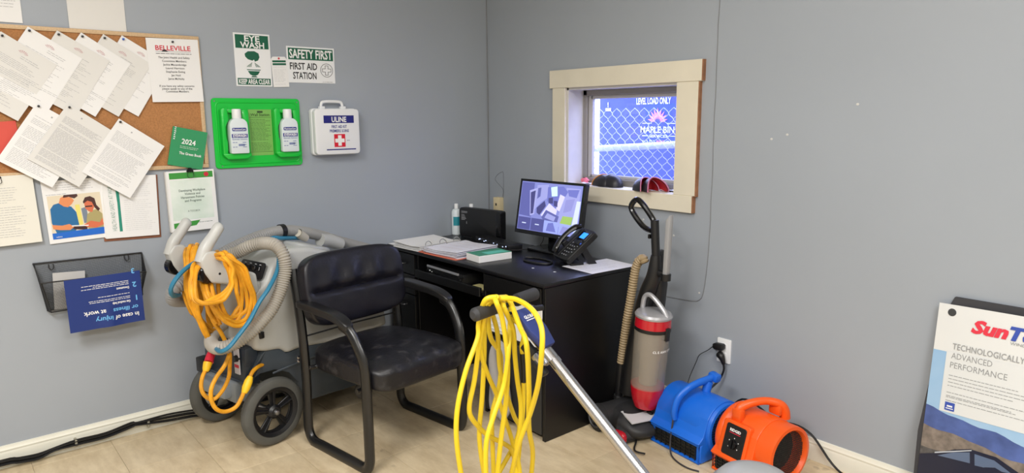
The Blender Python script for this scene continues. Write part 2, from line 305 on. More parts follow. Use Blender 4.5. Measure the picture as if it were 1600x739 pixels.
CABLES = [[[0.03,-3.6,0.03],[0.03,-3.0,0.03],[0.03,-2.676,0.033],[0.03,-2.61,0.025],[0.03,-2.542,0.02],[0.03,-2.481,0.033],[0.03,-2.396,0.038],[0.03,-2.283,0.036],[0.03,-2.175,0.053],[0.03,-2.148,0.051],[0.03,-2.024,0.043],[0.03,-1.908,0.031],[0.03,-1.818,0.015],[0.03,-1.724,0.012],[0.04,-1.3,0.012],[0.05,-0.8,0.012],[0.05,-0.3,0.012]],[[0.034,-3.6,0.035],[0.034,-3.0,0.034999999999999996],[0.034,-2.676,0.045],[0.034,-2.61,0.037],[0.034,-2.542,0.031],[0.034,-2.482,0.04],[0.034,-2.396,0.05],[0.034,-2.283,0.047],[0.034,-2.176,0.065],[0.034,-2.149,0.059],[0.034,-2.025,0.059],[0.034,-1.909,0.048],[0.034,-1.819,0.032],[0.034,-1.725,0.029],[0.044000000000000004,-1.3,0.012],[0.054000000000000006,-0.8,0.012],[0.054000000000000006,-0.3,0.012]],[[0.045,-3.6,0.032],[0.045,-3.0,0.032],[0.045,-2.676,0.044],[0.045,-2.611,0.036],[0.045,-2.543,0.03],[0.045,-2.483,0.041],[0.045,-2.398,0.048],[0.045,-2.285,0.046],[0.045,-2.178,0.063],[0.045,-2.151,0.06],[0.045,-2.027,0.055],[0.045,-1.911,0.044],[0.045,-1.822,0.027],[0.045,-1.728,0.024],[0.055,-1.3,0.012],[0.065,-0.8,0.012],[0.065,-0.3,0.012]],[[0.04,-3.6,0.026500000000000003],[0.04,-3.0,0.0265],[0.04,-2.676,0.031],[0.04,-2.61,0.022],[0.04,-2.542,0.017],[0.04,-2.482,0.033],[0.04,-2.397,0.035],[0.04,-2.284,0.033],[0.04,-2.177,0.05],[0.04,-2.15,0.051],[0.04,-2.026,0.036],[0.04,-1.91,0.025],[0.04,-1.821,0.009],[0.04,-1.727,0.006],[0.05,-1.3,0.012],[0.06,-0.8,0.012],[0.06,-0.3,0.012]],[[0.042,-3.6,0.036000000000000004],[0.042,-3.0,0.036],[0.042,-2.676,0.05],[0.042,-2.61,0.042],[0.042,-2.542,0.037],[0.042,-2.482,0.045],[0.042,-2.397,0.055],[0.042,-2.284,0.053],[0.042,-2.177,0.07],[0.042,-2.151,0.063],[0.042,-2.026,0.065],[0.042,-1.911,0.054],[0.042,-1.821,0.038],[0.042,-1.727,0.035],[0.052000000000000005,-1.3,0.012],[0.062,-0.8,0.012],[0.062,-0.3,0.012]],[[0.05,-3.6,0.024],[0.05,-3.0,0.024],[0.05,-2.676,0.03],[0.05,-2.611,0.022],[0.05,-2.543,0.016],[0.05,-2.483,0.034],[0.05,-2.398,0.034],[0.05,-2.285,0.032],[0.05,-2.179,0.049],[0.05,-2.152,0.052],[0.05,-2.028,0.033],[0.05,-1.913,0.022],[0.05,-1.823,0.006],[0.05,-1.73,0.006],[0.060000000000000005,-1.3,0.012],[0.07,-0.8,0.012],[0.07,-0.3,0.012]]]
BLOOPS = [[[1.832,-1.425,0.892],[1.807,-1.453,0.879],[1.764,-1.446,0.793],[1.766,-1.453,0.743],[1.779,-1.512,0.652],[1.788,-1.554,0.544],[1.79,-1.564,0.44],[1.786,-1.546,0.307],[1.782,-1.524,0.214],[1.79,-1.445,0.144],[1.798,-1.366,0.173],[1.841,-1.375,0.268],[1.895,-1.386,0.403],[1.945,-1.382,0.52],[2.013,-1.41,0.643],[2.059,-1.437,0.763],[2.047,-1.426,0.837],[1.993,-1.413,0.879],[1.884,-1.384,0.886],[1.826,-1.4,0.882],[1.832,-1.425,0.892]],[[1.771,-1.335,0.864],[1.802,-1.428,0.869],[1.754,-1.428,0.754],[1.763,-1.467,0.601],[1.769,-1.494,0.521],[1.766,-1.48,0.468],[1.749,-1.403,0.381],[1.732,-1.323,0.32],[1.72,-1.269,0.266],[1.715,-1.247,0.168],[1.72,-1.271,0.103],[1.752,-1.261,0.057],[1.783,-1.252,0.111],[1.804,-1.251,0.209],[1.84,-1.277,0.315],[1.896,-1.344,0.445],[1.946,-1.388,0.618],[1.975,-1.423,0.769],[1.906,-1.39,0.803],[1.816,-1.353,0.859],[1.771,-1.335,0.864]],[[1.775,-1.352,0.863],[1.804,-1.438,0.871],[1.749,-1.431,0.798],[1.749,-1.43,0.698],[1.742,-1.399,0.609],[1.731,-1.349,0.512],[1.722,-1.308,0.414],[1.712,-1.262,0.298],[1.707,-1.241,0.176],[1.713,-1.265,0.085],[1.766,-1.292,0.068],[1.819,-1.319,0.152],[1.818,-1.318,0.239],[1.822,-1.335,0.339],[1.818,-1.316,0.402],[1.816,-1.309,0.483],[1.821,-1.329,0.585],[1.824,-1.342,0.679],[1.826,-1.351,0.77],[1.836,-1.397,0.853],[1.775,-1.352,0.863]],[[1.784,-1.395,0.873],[1.799,-1.418,0.871],[1.735,-1.396,0.792],[1.737,-1.405,0.655],[1.74,-1.418,0.522],[1.743,-1.434,0.412],[1.743,-1.432,0.341],[1.739,-1.414,0.241],[1.735,-1.395,0.157],[1.795,-1.424,0.142],[1.854,-1.453,0.226],[1.852,-1.445,0.298],[1.848,-1.423,0.423],[1.841,-1.395,0.543],[1.839,-1.386,0.678],[1.845,-1.411,0.815],[1.852,-1.442,0.882],[1.784,-1.395,0.873]],[[1.765,-1.308,0.844],[1.798,-1.412,0.87],[1.721,-1.359,0.818],[1.714,-1.327,0.723],[1.711,-1.315,0.591],[1.704,-1.28,0.485],[1.694,-1.237,0.383],[1.688,-1.207,0.329],[1.693,-1.231,0.276],[1.705,-1.288,0.229],[1.717,-1.339,0.19],[1.725,-1.379,0.134],[1.798,-1.44,0.14],[1.871,-1.501,0.245],[1.872,-1.509,0.329],[1.871,-1.504,0.435],[1.863,-1.467,0.509],[1.852,-1.413,0.6],[1.845,-1.385,0.723],[1.765,-1.308,0.844]],[[1.771,-1.335,0.864],[1.799,-1.418,0.871],[1.717,-1.368,0.785],[1.714,-1.356,0.709],[1.703,-1.305,0.634],[1.705,-1.313,0.53],[1.713,-1.35,0.447],[1.715,-1.358,0.39],[1.713,-1.351,0.207],[1.714,-1.356,0.12],[1.748,-1.304,0.065],[1.783,-1.252,0.111],[1.804,-1.251,0.209],[1.84,-1.277,0.315],[1.896,-1.344,0.445],[1.946,-1.388,0.618],[1.975,-1.423,0.769],[1.906,-1.39,0.803],[1.816,-1.353,0.859],[1.771,-1.335,0.864]]]
POLE0 = [1.925,-1.299,0.713]
POLE1 = [2.276,-1.222,0.392]
BPIG = [[1.83,-1.371,0.815],[1.83,-1.324,0.777],[1.825,-1.303,0.734],[1.828,-1.314,0.703],[1.827,-1.311,0.675]]
BCONN = [[1.827,-1.311,0.675],[1.826,-1.304,0.609],[1.826,-1.305,0.571]]
BTAIL = [[1.826,-1.305,0.571],[1.814,-1.298,0.465],[1.806,-1.306,0.347],[1.811,-1.329,0.237],[1.798,-1.366,0.125]]

# ================================================================== THE SETTING
XB, YB = 6.2, -6.0
m = M().box(-.02, XB, YB, .02, -.12, -.003)
floor_m = mat('vinyl_floor', (197, 183, 158), .35, var=.10, scale=6, stretch=(1, 4, 1))
floor = struct('floor', m, floor_m, 0)
def tile_mat():
    m = mat('beige_vinyl_tile', (203, 189, 164), .34)
    nt = m.node_tree; b = nt.nodes['Principled BSDF']
    geo = nt.nodes.new('ShaderNodeNewGeometry'); mp = nt.nodes.new('ShaderNodeMapping'); mp.inputs['Scale'].default_value = (5, 16, 5)
    mp.inputs['Rotation'].default_value = (0, 0, R(90))
    nt.links.new(geo.outputs['Position'], mp.inputs[0])
    n = nt.nodes.new('ShaderNodeTexNoise'); n.inputs['Scale'].default_value = 1.0; n.inputs['Detail'].default_value = 7; n.inputs['Roughness'].default_value = .65; nt.links.new(mp.outputs[0], n.inputs['Vector'])
    cr = nt.nodes.new('ShaderNodeValToRGB'); cr.color_ramp.elements[0].position = .32; cr.color_ramp.elements[1].position = .66
    cr.color_ramp.elements[0].color = (*srgb((196, 175, 141)), 1); cr.color_ramp.elements[1].color = (*srgb((224, 206, 173)), 1)
    nt.links.new(n.outputs['Fac'], cr.inputs[0])
    # scattered scuffs and dirt
    n2 = nt.nodes.new('ShaderNodeTexNoise'); n2.inputs['Scale'].default_value = 9; n2.inputs['Detail'].default_value = 8; nt.links.new(geo.outputs['Position'], n2.inputs['Vector'])
    c2 = nt.nodes.new('ShaderNodeValToRGB'); c2.color_ramp.elements[0].position = .66; c2.color_ramp.elements[1].position = .78
    nt.links.new(n2.outputs['Fac'], c2.inputs[0])
    mx = nt.nodes.new('ShaderNodeMixRGB'); mx.inputs[2].default_value = (*srgb((140, 122, 100)), 1); nt.links.new(c2.outputs[0], mx.inputs[0]); nt.links.new(cr.outputs[0], mx.inputs[1])
    oi = nt.nodes.new('ShaderNodeObjectInfo'); hs = nt.nodes.new('ShaderNodeHueSaturation'); mr = nt.nodes.new('ShaderNodeMapRange')
    mr.inputs['To Min'].default_value = .93; mr.inputs['To Max'].default_value = 1.05; nt.links.new(oi.outputs['Random'], mr.inputs[0]); nt.links.new(mr.outputs[0], hs.inputs['Value'])
    nt.links.new(mx.outputs[0], hs.inputs['Color']); nt.links.new(hs.outputs[0], b.inputs['Base Color'])
    bp = nt.nodes.new('ShaderNodeBump'); bp.inputs['Strength'].default_value = .08; nt.links.new(n.outputs['Fac'], bp.inputs['Height']); nt.links.new(bp.outputs[0], b.inputs['Normal'])
    return m
tm = tile_mat(); PT = .3048
full = None
for i in range(-1, 14):
    for j in range(14):
        x0 = .085+i*PT; y1 = -j*PT-.135+PT if False else -.1312-(j-1)*PT
        x1 = x0+PT; y0 = y1-PT
        if i == -1 or y1 > 0:
            mm = M().box(max(x0, .0)+.0006, x1-.0006, y0+.0006, min(y1, 0)-.0006, -.003, 0, .0005, 1)
            obj('floor_tile', mm, tm, floor, 0)
        elif full is None:
            full = obj('floor_tile', M().box(-PT/2+.0006, PT/2-.0006, -PT/2+.0006, PT/2-.0006, -.003, 0, .0005, 1), tm, floor, 0); full.location = ((x0+x1)/2, (y0+y1)/2, 0)
        else:
            c = full.copy(); COL.objects.link(c); c.parent = floor; c.location = ((x0+x1)/2, (y0+y1)/2, 0)
struct('ceiling', M().box(-.2, XB+.2, YB-.2, .3, CEIL, CEIL+.1), mat('white_ceiling', (225, 225, 222), .8), 0)
struct('wall_left', M().box(-.15, 0, YB, .0, -.1, CEIL), wallm, 0)
WX0, WX1, WZ0, WZ1 = .712, 1.468, 1.083, 1.618
wr = M().box(-.15, WX0, 0, .2, -.1, CEIL).box(WX1, XB, 0, .2, -.1, CEIL).box(WX0, WX1, 0, .2, -.1, WZ0).box(WX0, WX1, 0, .2, WZ1, CEIL)
wall_right = struct('wall_right', wr, wallm, 0)
struct('wall_back', M().box(XB, XB+.15, YB, .2, -.1, CEIL), mat('far_wall_paint', (168, 168, 166), .6), 0)
struct('wall_side', M().box(-.15, XB+.15, YB-.15, YB, -.1, CEIL), MATS['far_wall_paint'], 0)
# drywall seam: a raised rounded bead of an old patch, and caulk in the corner
caulk = mat('seam_paint', (128, 131, 135), .5)
rs = random.Random(5)
sp = [(1.665+rs.uniform(-.002, .002), -.0004, 2.74-.08*k) for k in range(24)] + [(1.662, -.0004, .83), (1.655, -.0004, .72), (1.642, -.0004, .62), (1.622, -.0004, .585), (1.58, -.0004, .572), (1.45, -.0004, .566), (1.36, -.0004, .562), (1.2, -.0004, .56)]
obj('seam', M().tube(sp, .0024, 6, 2), caulk, wall_right)
obj('seam', M().tube([(.004+rs.uniform(-.003, .003), -.003, .1+.1*k) for k in range(27)], .0035, 6, 2), caulk, wall_right)
# nicks and filled holes in the right wall
nk = M()
for x, z in ((1.22, .71), (1.27, .94), (2.02, 1.38), (1.95, 1.36), (1.46, .88), (1.62, .62), (2.3, 1.5)): nk.soft((x, -.0003, z), (.012, .0016, .01), 2, 3)
obj('wall_nick', nk, mat('filler_spots', (205, 205, 203), .6), wall_right)
# baseboards with a moulded top
def baseboard(side, length):
    prof = [(0, 0), (.014, 0), (.014, .062), (.011, .07), (.0125, .078), (.008, .086), (.006, .094), (0, .096)]
    if side == 'L': m = M().prism([(a, b) for a, b in prof], -length, 0, 'Y')
    else: m = M().prism([(-a, b) for a, b in prof], 0.014, length, 'X')
    return m
struct('baseboard_left', baseboard('L', 6.0), white_trim, 25)
struct('baseboard_right', baseboard('R', 6.2), white_trim, 25)

# window: reveal, casing, sash, glass -------------------------------------------------
win = M()
t = .012
win.box(WX0, WX0+t, 0, .16, WZ0, WZ1).box(WX1-t, WX1, 0, .16, WZ0, WZ1).box(WX0, WX1, 0, .16, WZ1-t, WZ1)
window = struct('window_1', win, mat('painted_reveal', (214, 212, 214), .5, var=.05, scale=12), 0)
obj('casing_board', M().box(.612, .712, -.019, 0, 1.085, 1.618, .002, 1), cream, window, 0)
obj('casing_board', M().box(1.462, 1.585, -.019, 0, 1.085, 1.618, .002, 1), cream, window, 0)
obj('casing_board', M().box(.59, 1.602, -.022, 0, 1.618, 1.716, .002, 1), cream, window, 0)
obj('casing_board', M().box(.612, 1.572, -.022, 0, 1.003, 1.085, .002, 1), cream, window, 0)
obj('bare_edge', M().box(1.585, 1.5925, -.0185, 0, 1.083, 1.617).box(1.572, 1.5795, -.0215, 0, 1.004, 1.083).box(1.602, 1.6085, -.0215, 0, 1.62, 1.715), wood_edge, window, 0, label='bare brown wood edge')
obj('window_sill', M().box(WX0, WX1, 0, .17, 1.07, 1.085, .002, 1), cream, window, 0)
alu = mat('grey_aluminium_frame', (150, 146, 143), .45, .2)
fr = M(); a0, a1, b0, b1 = WX0+t, WX1-t, 1.085, WZ1-t
for (x0, x1, z0, z1, y0, y1) in ((a0, a0+.03, b0, b1, .115, .16), (a1-.03, a1, b0, b1, .115, .16), (a0, a1, b1-.03, b1, .115, .16), (a0, a1, b0, b0+.035, .115, .16)):
    fr.box(x0, x1, y0, y1, z0, z1, .003, 1)
obj('window_frame', fr, alu, window, 0)
fr = M()
for (x0, x1, z0, z1) in ((a0+.03, a0+.062, b0+.035, b1-.03), (a1-.05, a1-.03, b0+.035, b1-.03), (a0+.05, a1-.05, b1-.05, b1-.03), (a0+.05, a1-.05, b0+.035, b0+.053)):
    fr.box(x0, x1, .128, .15, z0, z1, .002, 1)
obj('sash', fr, mat('light_sash', (190, 188, 190), .4), window, 0)
gl = bpy.data.materials.new('window_glass'); gl.use_nodes = True; nt = gl.node_tree; nt.nodes.clear()
o_ = nt.nodes.new('ShaderNodeOutputMaterial'); g1 = nt.nodes.new('ShaderNodeBsdfTransparent'); g2 = nt.nodes.new('ShaderNodeBsdfGlossy'); g2.inputs['Roughness'].default_value = .02
mxs = nt.nodes.new('ShaderNodeMixShader'); pass
mxs.inputs[0].default_value = .05; nt.links.new(g1.outputs[0], mxs.inputs[1]); nt.links.new(g2.outputs[0], mxs.inputs[2]); nt.links.new(mxs.outputs[0], o_.inputs[0])
obj('pane', M().box(a0+.05, a1-.05, .138, .142, b0+.053, b1-.05), gl, window, 0)

# outside: yard, blue bin, chain-link fence -------------------------------------------------
struct('ground', M().box(-6, 8, .2, 10, -.3, -.15), mat('yard_gravel', (150, 150, 152), .9, var=.2, scale=20), 0)
blue_bin = mat('blue_bin_paint', (40, 62, 190), .5, var=.10, scale=3)
bn = thing('waste_bin', 'large blue steel waste bin outside behind the chain-link fence', 'waste bin', (0, 1.2, -.15))
obj('bin_body', M().box(-.155, 4.2, 0, 1.8, .25, 1.84, .015, 2), blue_bin, bn)
rb = M().box(-.165, 4.215, -.03, 1.83, .25, .36, .01).box(-.165, 4.215, -.03, 1.83, 1.80, 1.90, .01)
obj('rim', rb, blue_bin, bn)
def binT(): m = M(); m.T = Matrix.Translation((0, -.002, .15)) @ Matrix.Rotation(R(90), 4, 'X'); return m
lt = binT()
lt.text('LEVEL LOAD ONLY', .212, 1.545, .062, w=.305, bold=.03)
lt.text('MAPLE BIN', .256, 1.345, .062, w=.296, bold=.02)
lt.text('SERVICES', .335, 1.312, .026, w=.16, bold=.02)
lt.text('613-213-', .275, 1.272, .028, w=.12, bold=.02).text('(2467)', .485, 1.272, .028, w=.09, bold=.02)
lt.rect(.27, 1.320, .325, 1.325).rect(.50, 1.320, .565, 1.325).rect(.27, 1.408, .355, 1.413).rect(.485, 1.408, .565, 1.413)
lt.rect(-.085, 1.50, -.03, 1.522).text('!', -.064, 1.53, .05, bold=.03)
obj('lettering', lt, mat('white_decal', (240, 242, 250), .6), bn, 0)
lf = binT()
for k in range(9):
    a = R(-76+19*k); L_ = .105*(1-.035*abs(k-4)); c = (.405, 1.418); d = (math.sin(a), math.cos(a)*.98); p = (d[1], -d[0])
    lf.poly([(c[0]+d[0]*.02, c[1]+d[1]*.02), (c[0]+d[0]*L_*.55+p[0]*.011, c[1]+d[1]*L_*.55+p[1]*.011), (c[0]+d[0]*L_, c[1]+d[1]*L_), (c[0]+d[0]*L_*.55-p[0]*.011, c[1]+d[1]*L_*.55-p[1]*.011)], .0012)
lf.text('BINS', .402, 1.272, .028, w=.07, bold=.02)
obj('leaf_emblem', lf, mat('pink_decal', (240, 150, 205), .6), bn, 0)
galv = mat('galvanised_wire', (236, 240, 244), .5, 0)
fc = thing('chain_link_fence', 'galvanised chain-link fence with a horizontal rail outside the window', 'fence', (0, .6, -.15))
px_, pz_ = .0365, .070
mesh_m = M(); y_ = 0
nx = 44; X0 = .35
for k in range(nx):
    pts = []
    for j in range(17):
        s_ = 1 if ((j+k) % 2) else -1
        pts.append((X0+k*px_ + s_*px_/2*.98 + (0), .0022*s_, 1.1+j*pz_/2))
    mesh_m.tube(pts, .0019, 5, 3)
# second set crosses between the first so every cell closes
obj('wire_mesh', mesh_m, galv, fc).__setitem__('kind', 'stuff')
obj('fence_rail', M().tube([(-.6, .03, 1.34), (2.6, .03, 1.545)], .021, 12), galv, fc)
obj('fence_post', M().tube([(2.5, .045, 0), (2.5, .045, 2.2)], .024, 14), galv, fc)

# ceiling light fixtures (above the frame)
for i, ((x, y), s, p) in enumerate(LAMPS[:3]):
    cl = thing('ceiling_light', ['flat ceiling light panel on the side of the pinboard', 'flat ceiling light panel ahead of the window wall', 'flat ceiling light panel farthest from the corner'][i], 'ceiling light', (x, y, CEIL), 0, 'ceiling light panels')
    a, b = s[0]/2+.03, s[1]/2+.03
    obj('frame', M().box(-a, a, -b, b, -.04, 0, .004), white_pl, cl)
# ================================================================== LEFT WALL
# pinboard
cork = mat('cork', (176, 124, 78), .9, var=.16, scale=160, bump=.2, bscale=220)
oak = mat('pale_wood_frame', (206, 176, 138), .55, var=.10, scale=14, stretch=(1, 12, 12))
CBY0, CBY1, CBZ0, CBZ1 = -2.645, -1.728, 1.232, 1.842
cb = thing('cork_board', 'wood-framed cork pinboard covered with tilted white sheets', 'pinboard', (0, CBY0, CBZ0))
W_, H_ = CBY1-CBY0, CBZ1-CBZ0
obj('cork_panel', M().box(.001, .008, .004, W_-.004, .004, H_-.004), cork, cb, 0)
for (y0, y1, z0, z1) in ((0, W_, H_-.018, H_), (0, W_, 0, .018), (0, .018, .018, H_-.018), (W_-.018, W_, .018, H_-.018)):
    obj('frame_rail', M().box(0.0005, .015, y0, y1, z0, z1, .003, 2), oak, cb)

def pin(root, x, y, col, z=.0):
    m = M().lathe([(.0, .010), (.004, .0095), (.0045, .007), (.003, .0055), (.003, .002), (.005, .001), (.005, 0)], (x, y, z+.001), 'Z', 10)
    obj('push_pin', m, col, root)
pin_b = mat('blue_pin', (30, 90, 190), .3); pin_k = mat('black_pin', (28, 28, 32), .3)

def sheet(name, label, cat, y, z, w, h, ang=0, off=.001, c=.004, m=paper, group=None, wall='L', th=.0005, x=0, side=0.0):
    fn = curl(c, h, 2, side, w)
    o = obj(name, M().grid(w, h, th, 4, 10), m, None, 60, fn)
    o.rotation_euler = rotL(ang) if wall == 'L' else rotR(ang)
    o.location = (off, y, z) if wall == 'L' else (y, -off, z)
    tag(o, label, cat, group); return o, fn

fan = [(-2.483, 1.811), (-2.391, 1.837), (-2.291, 1.829), (-2.205, 1.827), (-2.122, 1.826), (-2.05, 1.826)]
fan_lab = ['leftmost tilted typed sheet in the upper fan, cut by the picture edge', 'second tilted typed sheet from the left in the upper fan', 'third tilted typed sheet from the left in the upper fan',
           'fourth tilted typed sheet from the left in the upper fan', 'fifth tilted typed sheet in the upper fan, next to the blue-pinned one', 'blue-pinned tilted sheet at the right end of the upper fan']
crest_m = mat('faint_red_print', (196, 150, 156), .8)
for i, (y, z) in enumerate(fan):
    o, fn = sheet('pinned_sheet', fan_lab[i], 'paper', y, z, .216, .279, -33.5+(i % 3-1)*1.2, .0255-.0022*i, .006, paper if i % 2 else paper2, 'typed sheets fanned over the pinboard')
    obj('typed_text', M().greek(.03, .19, -.072, -.255, .0068, .0013, 10+i, .0011, short=.5).greek(.10, .175, -.045, -.056, .008, .0016, 50+i, .0011), ink, o, 0, fn)
    cr = M()
    for k in range(7):
        a = R(-60+20*k); cr.poly([(.10+.006*math.sin(a), -.036+.004*math.cos(a)), (.10+.02*math.sin(a+.08), -.036+.016*math.cos(a+.08)), (.10+.02*math.sin(a-.08), -.036+.016*math.cos(a-.08))], .0011)
    obj('letterhead', cr, crest_m, o, 0, fn)
    pin(o, .012, -.012, pin_b if i == 5 else pin_k, .001)
low = [(-2.392, 1.534, -35), (-2.283, 1.530, -37), (-2.098, 1.467, -36)]
low_lab = ['leftmost tilted typed sheet in the lower row of the pinboard', 'middle tilted densely typed sheet in the lower row of the pinboard', 'rightmost tilted typed sheet of the lower row, hanging over the clipboard']
for i, (y, z, a) in enumerate(low):
    o, fn = sheet('pinned_sheet', low_lab[i], 'paper', y, z, .216, .279, a, .0290+.0022*i, .010, paper if i != 1 else paper2, 'typed sheets fanned over the pinboard')
    obj('typed_text', M().greek(.02, .195, -.05, -.262, .0062 if i != 1 else .0045, .0014, 70+i, .0011, short=.25).rect(.07, -.021, .076, -.027, .0012), ink if i else ink, o, 0, fn)
    pin(o, .012, -.010, pin_k, .001)
# notice with names
o, fn = sheet('notice_sheet', 'upright white safety committee notice with red heading pinned on cork', 'notice', -1.957, 1.822, .222, .283, 1, .0165, .004)
obj('heading', M().text('BELLEVILLE', .111, -.052, .030, .0011, w=.150, align='CENTER', bold=.02), ink_r, o, 0, fn)
lt = M().rect(.036, -.0585, .186, -.0575, .0011).greek(.036, .19, -.068, -.070, .006, .0022, 5, .0011, short=.02)
lt.poly([(.06, -.058), (.072, -.047), (.08, -.052), (.09, -.058)], .0012)
y = -.088
for s_, wd in (('The Joint Health and Safety', .135), ('Committee Members:', .105), ('Jackie Macambridge', .10), ('Laurel Harrison', .08), ('Stephanie Ewing', .082), ('Jan Heid', .04), ('Jamie McNulty', .07)):
    lt.text(s_, .111, y, .0125, .0011, w=wd, align='CENTER', bold=.01); y -= .0158
y = -.215
for s_, wd in (('If you have any safety concerns', .15), ('please speak to any of the', .13), ('Committee Members.', .10)):
    lt.text(s_, .111, y, .0125, .0011, w=wd, align='CENTER', bold=.01); y -= .0125
obj('lettering', lt, ink_d, o, 0, fn); pin(o, .111, -.014, pin_k, .001)
# red corner card
o, fn = sheet('red_card', 'red card corner at the left edge of the pinboard', 'card', -2.62, 1.45, .15, .16, 4, .012, .002, mat('red_card', (214, 84, 72), .7))
# green booklet
gb_m = mat('green_cover', (52, 150, 98), .25, coat=.5)
o = obj('green_booklet', M().box(0, .155, -.18, 0, 0, .007, .001, 1), gb_m, None); o.rotation_euler = rotL(-12.5); o.location = (.016, -1.876, 1.431)
tag(o, 'small green 2024 booklet tilted at the lower right of the pinboard', 'booklet')
obj('pages', M().box(.002, .1556, -.1795, -.001, .0015, .0055), paper, o, 0)
lt = M().text('2024', .046, -.072, .033, .0077, w=.062, bold=.02).text('The Green Book', .042, -.122, .017, .0077, w=.10, bold=.02).greek(.042, .13, -.085, -.098, .007, .0013, 8, .0077, short=.2).greek(.008, .016, -.004, -.06, .009, .004, 3, .0077)
obj('lettering', lt, white_ink, o, 0)
# two sheets above the board
o, fn = sheet('upper_sheet', 'white sheet above the pinboard at the picture corner', 'paper', -2.56, 2.14, .216-.06, .29, 0, .001, .003); obj('typed_text', M().greek(.02, .145, -.05, -.25, .012, .0016, 4, .0011), ink, o, 0, fn)
o, fn = sheet('upper_sheet', 'large blank sheet above the pinboard near the fan of papers', 'paper', -2.243, 2.14, .216, .297, 0, .001, .003, paper2)

# row under the board
def binder_clip(root, x, y, s=1.0, z=0):
    m = M().prism([(-.012*s, -.004*s), (.012*s, -.004*s), (.012*s, .0*s), (.004*s, .012*s), (-.004*s, .012*s), (-.012*s, 0)], z, z+.01, 'Z', .001, 1)
    m.tube([(-.008*s, .004*s, z+.011), (-.011*s, -.02*s, z+.013), (.0, -.026*s, z+.013), (.011*s, -.02*s, z+.013), (.008*s, .004*s, z+.011)], .0012, 6, 4)
    m.T = Matrix(); c = obj('binder_clip', m, black_gl, root, loc=(x, y, 0)); return c
o, fn = sheet('hanging_packet', 'white typed packet hanging by a black clip under the board, at the picture edge', 'paper', -2.66, 1.235, .222, .285, 1.5, .012, .006, m=mat('cream_paper', (228, 226, 216), .8), th=.006)
obj('typed_text', M().greek(.02, .19, -.04, -.26, .010, .0013, 31, .0068, short=.4), ink, o, 0, fn); binder_clip(o, .105, -.004)
# photo cover
o, fn = sheet('photo_cover_booklet', 'white booklet whose cover photo shows two people with a clipboard', 'booklet', -2.412, 1.206, .222, .268, 1.8, .004, .0, th=.004)
zc = .0046
def pr(pts, m_, z, n='cover_print'):
    return obj(n, M().poly(pts, z, .0003), m_, o, 0, fn)
fm = lambda n, c: mat(n, c, .6)
ox, oy = .014, -.064   # picture area .200 x .185
def P_(l): return [(ox+a*.198, oy-b*.186) for a, b in l]
pr(P_([(0, 0), (1, 0), (1, 1), (0, 1)]), fm('print_cream', (226, 214, 190)), .0048)
pr(P_([(.49, .25), (.58, .25), (.60, .72), (.52, .75)]), fm('print_yellow', (232, 220, 120)), .0050)
pr(P_([(.60, .35), (.70, .32), (.72, .7), (.62, .7)]), fm('print_greyblue', (120, 132, 150)), .0050)
pr(P_([(.03, .30), (.10, .20), (.22, .17), (.30, .25), (.42, .28), (.50, .42), (.52, .72), (.40, .92), (.10, .92), (.02, .62)]), fm('print_blue_shirt', (34, 106, 160)), .0051)
pr(P_([(.20, .18), (.24, .06), (.30, .03), (.44, .07), (.49, .14), (.44, .22), (.36, .29), (.28, .26)]), fm('print_skin', (226, 142, 92)), .0053)
pr(P_([(.29, .06), (.31, .0), (.56, .0), (.57, .05), (.50, .10), (.40, .05), (.33, .06)]), fm('print_brown_hair', (72, 40, 38)), .0055)
pr(P_([(.02, .66), (.20, .70), (.34, .68), (.42, .76), (.34, .82), (.16, .80), (.03, .76)]), fm('print_skin', (226, 142, 92)), .0055)
pr(P_([(.70, .50), (.80, .42), (.90, .40), (.99, .52), (.98, .92), (.70, .92), (.66, .70)]), fm('print_khaki', (172, 160, 108)), .0051)
pr(P_([(.67, .24), (.72, .16), (.82, .18), (.86, .32), (.80, .46), (.74, .44), (.68, .36)]), fm('print_skin_b', (214, 112, 78)), .0053)
pr(P_([(.65, .20), (.70, .10), (.80, .08), (.88, .14), (.90, .30), (.96, .40), (.92, .45), (.86, .36), (.82, .22), (.74, .18), (.66, .24)]), fm('print_brown_hair', (72, 40, 38)), .0055)
pr(P_([(.68, .30), (.82, .30), (.82, .33), (.68, .33)]), fm('print_dark', (60, 30, 30)), .0056)
pr(P_([(.60, .74), (.75, .66), (.92, .72), (.98, .62), (.99, .78), (.84, .84), (.66, .80)]), fm('print_skin_b', (214, 112, 78)), .0055)
pr(P_([(.36, .74), (.68, .76), (.66, .86), (.42, .82)]), fm('print_dark', (60, 30, 30)), .0054)
pr(P_([(.38, .72), (.70, .75), (.69, .775), (.38, .745)]), fm('print_white', (240, 240, 238)), .0056)
pr(P_([(.0, .86), (1, .84), (1, 1), (0, 1)]), fm('print_bright_blue', (24, 104, 205)), .0057)
obj('lettering', M().greek(.012, .09, -.060, -.061, .01, .002, 2, .0050, short=0).greek(.05, .2, -.012, -.05, .010, .0014, 9, .0050), ink, o, 0, fn)
obj('lettering', M().text('wellness', ox+.012, oy-.180, .010, .0060, w=.022), white_ink, o, 0, fn)
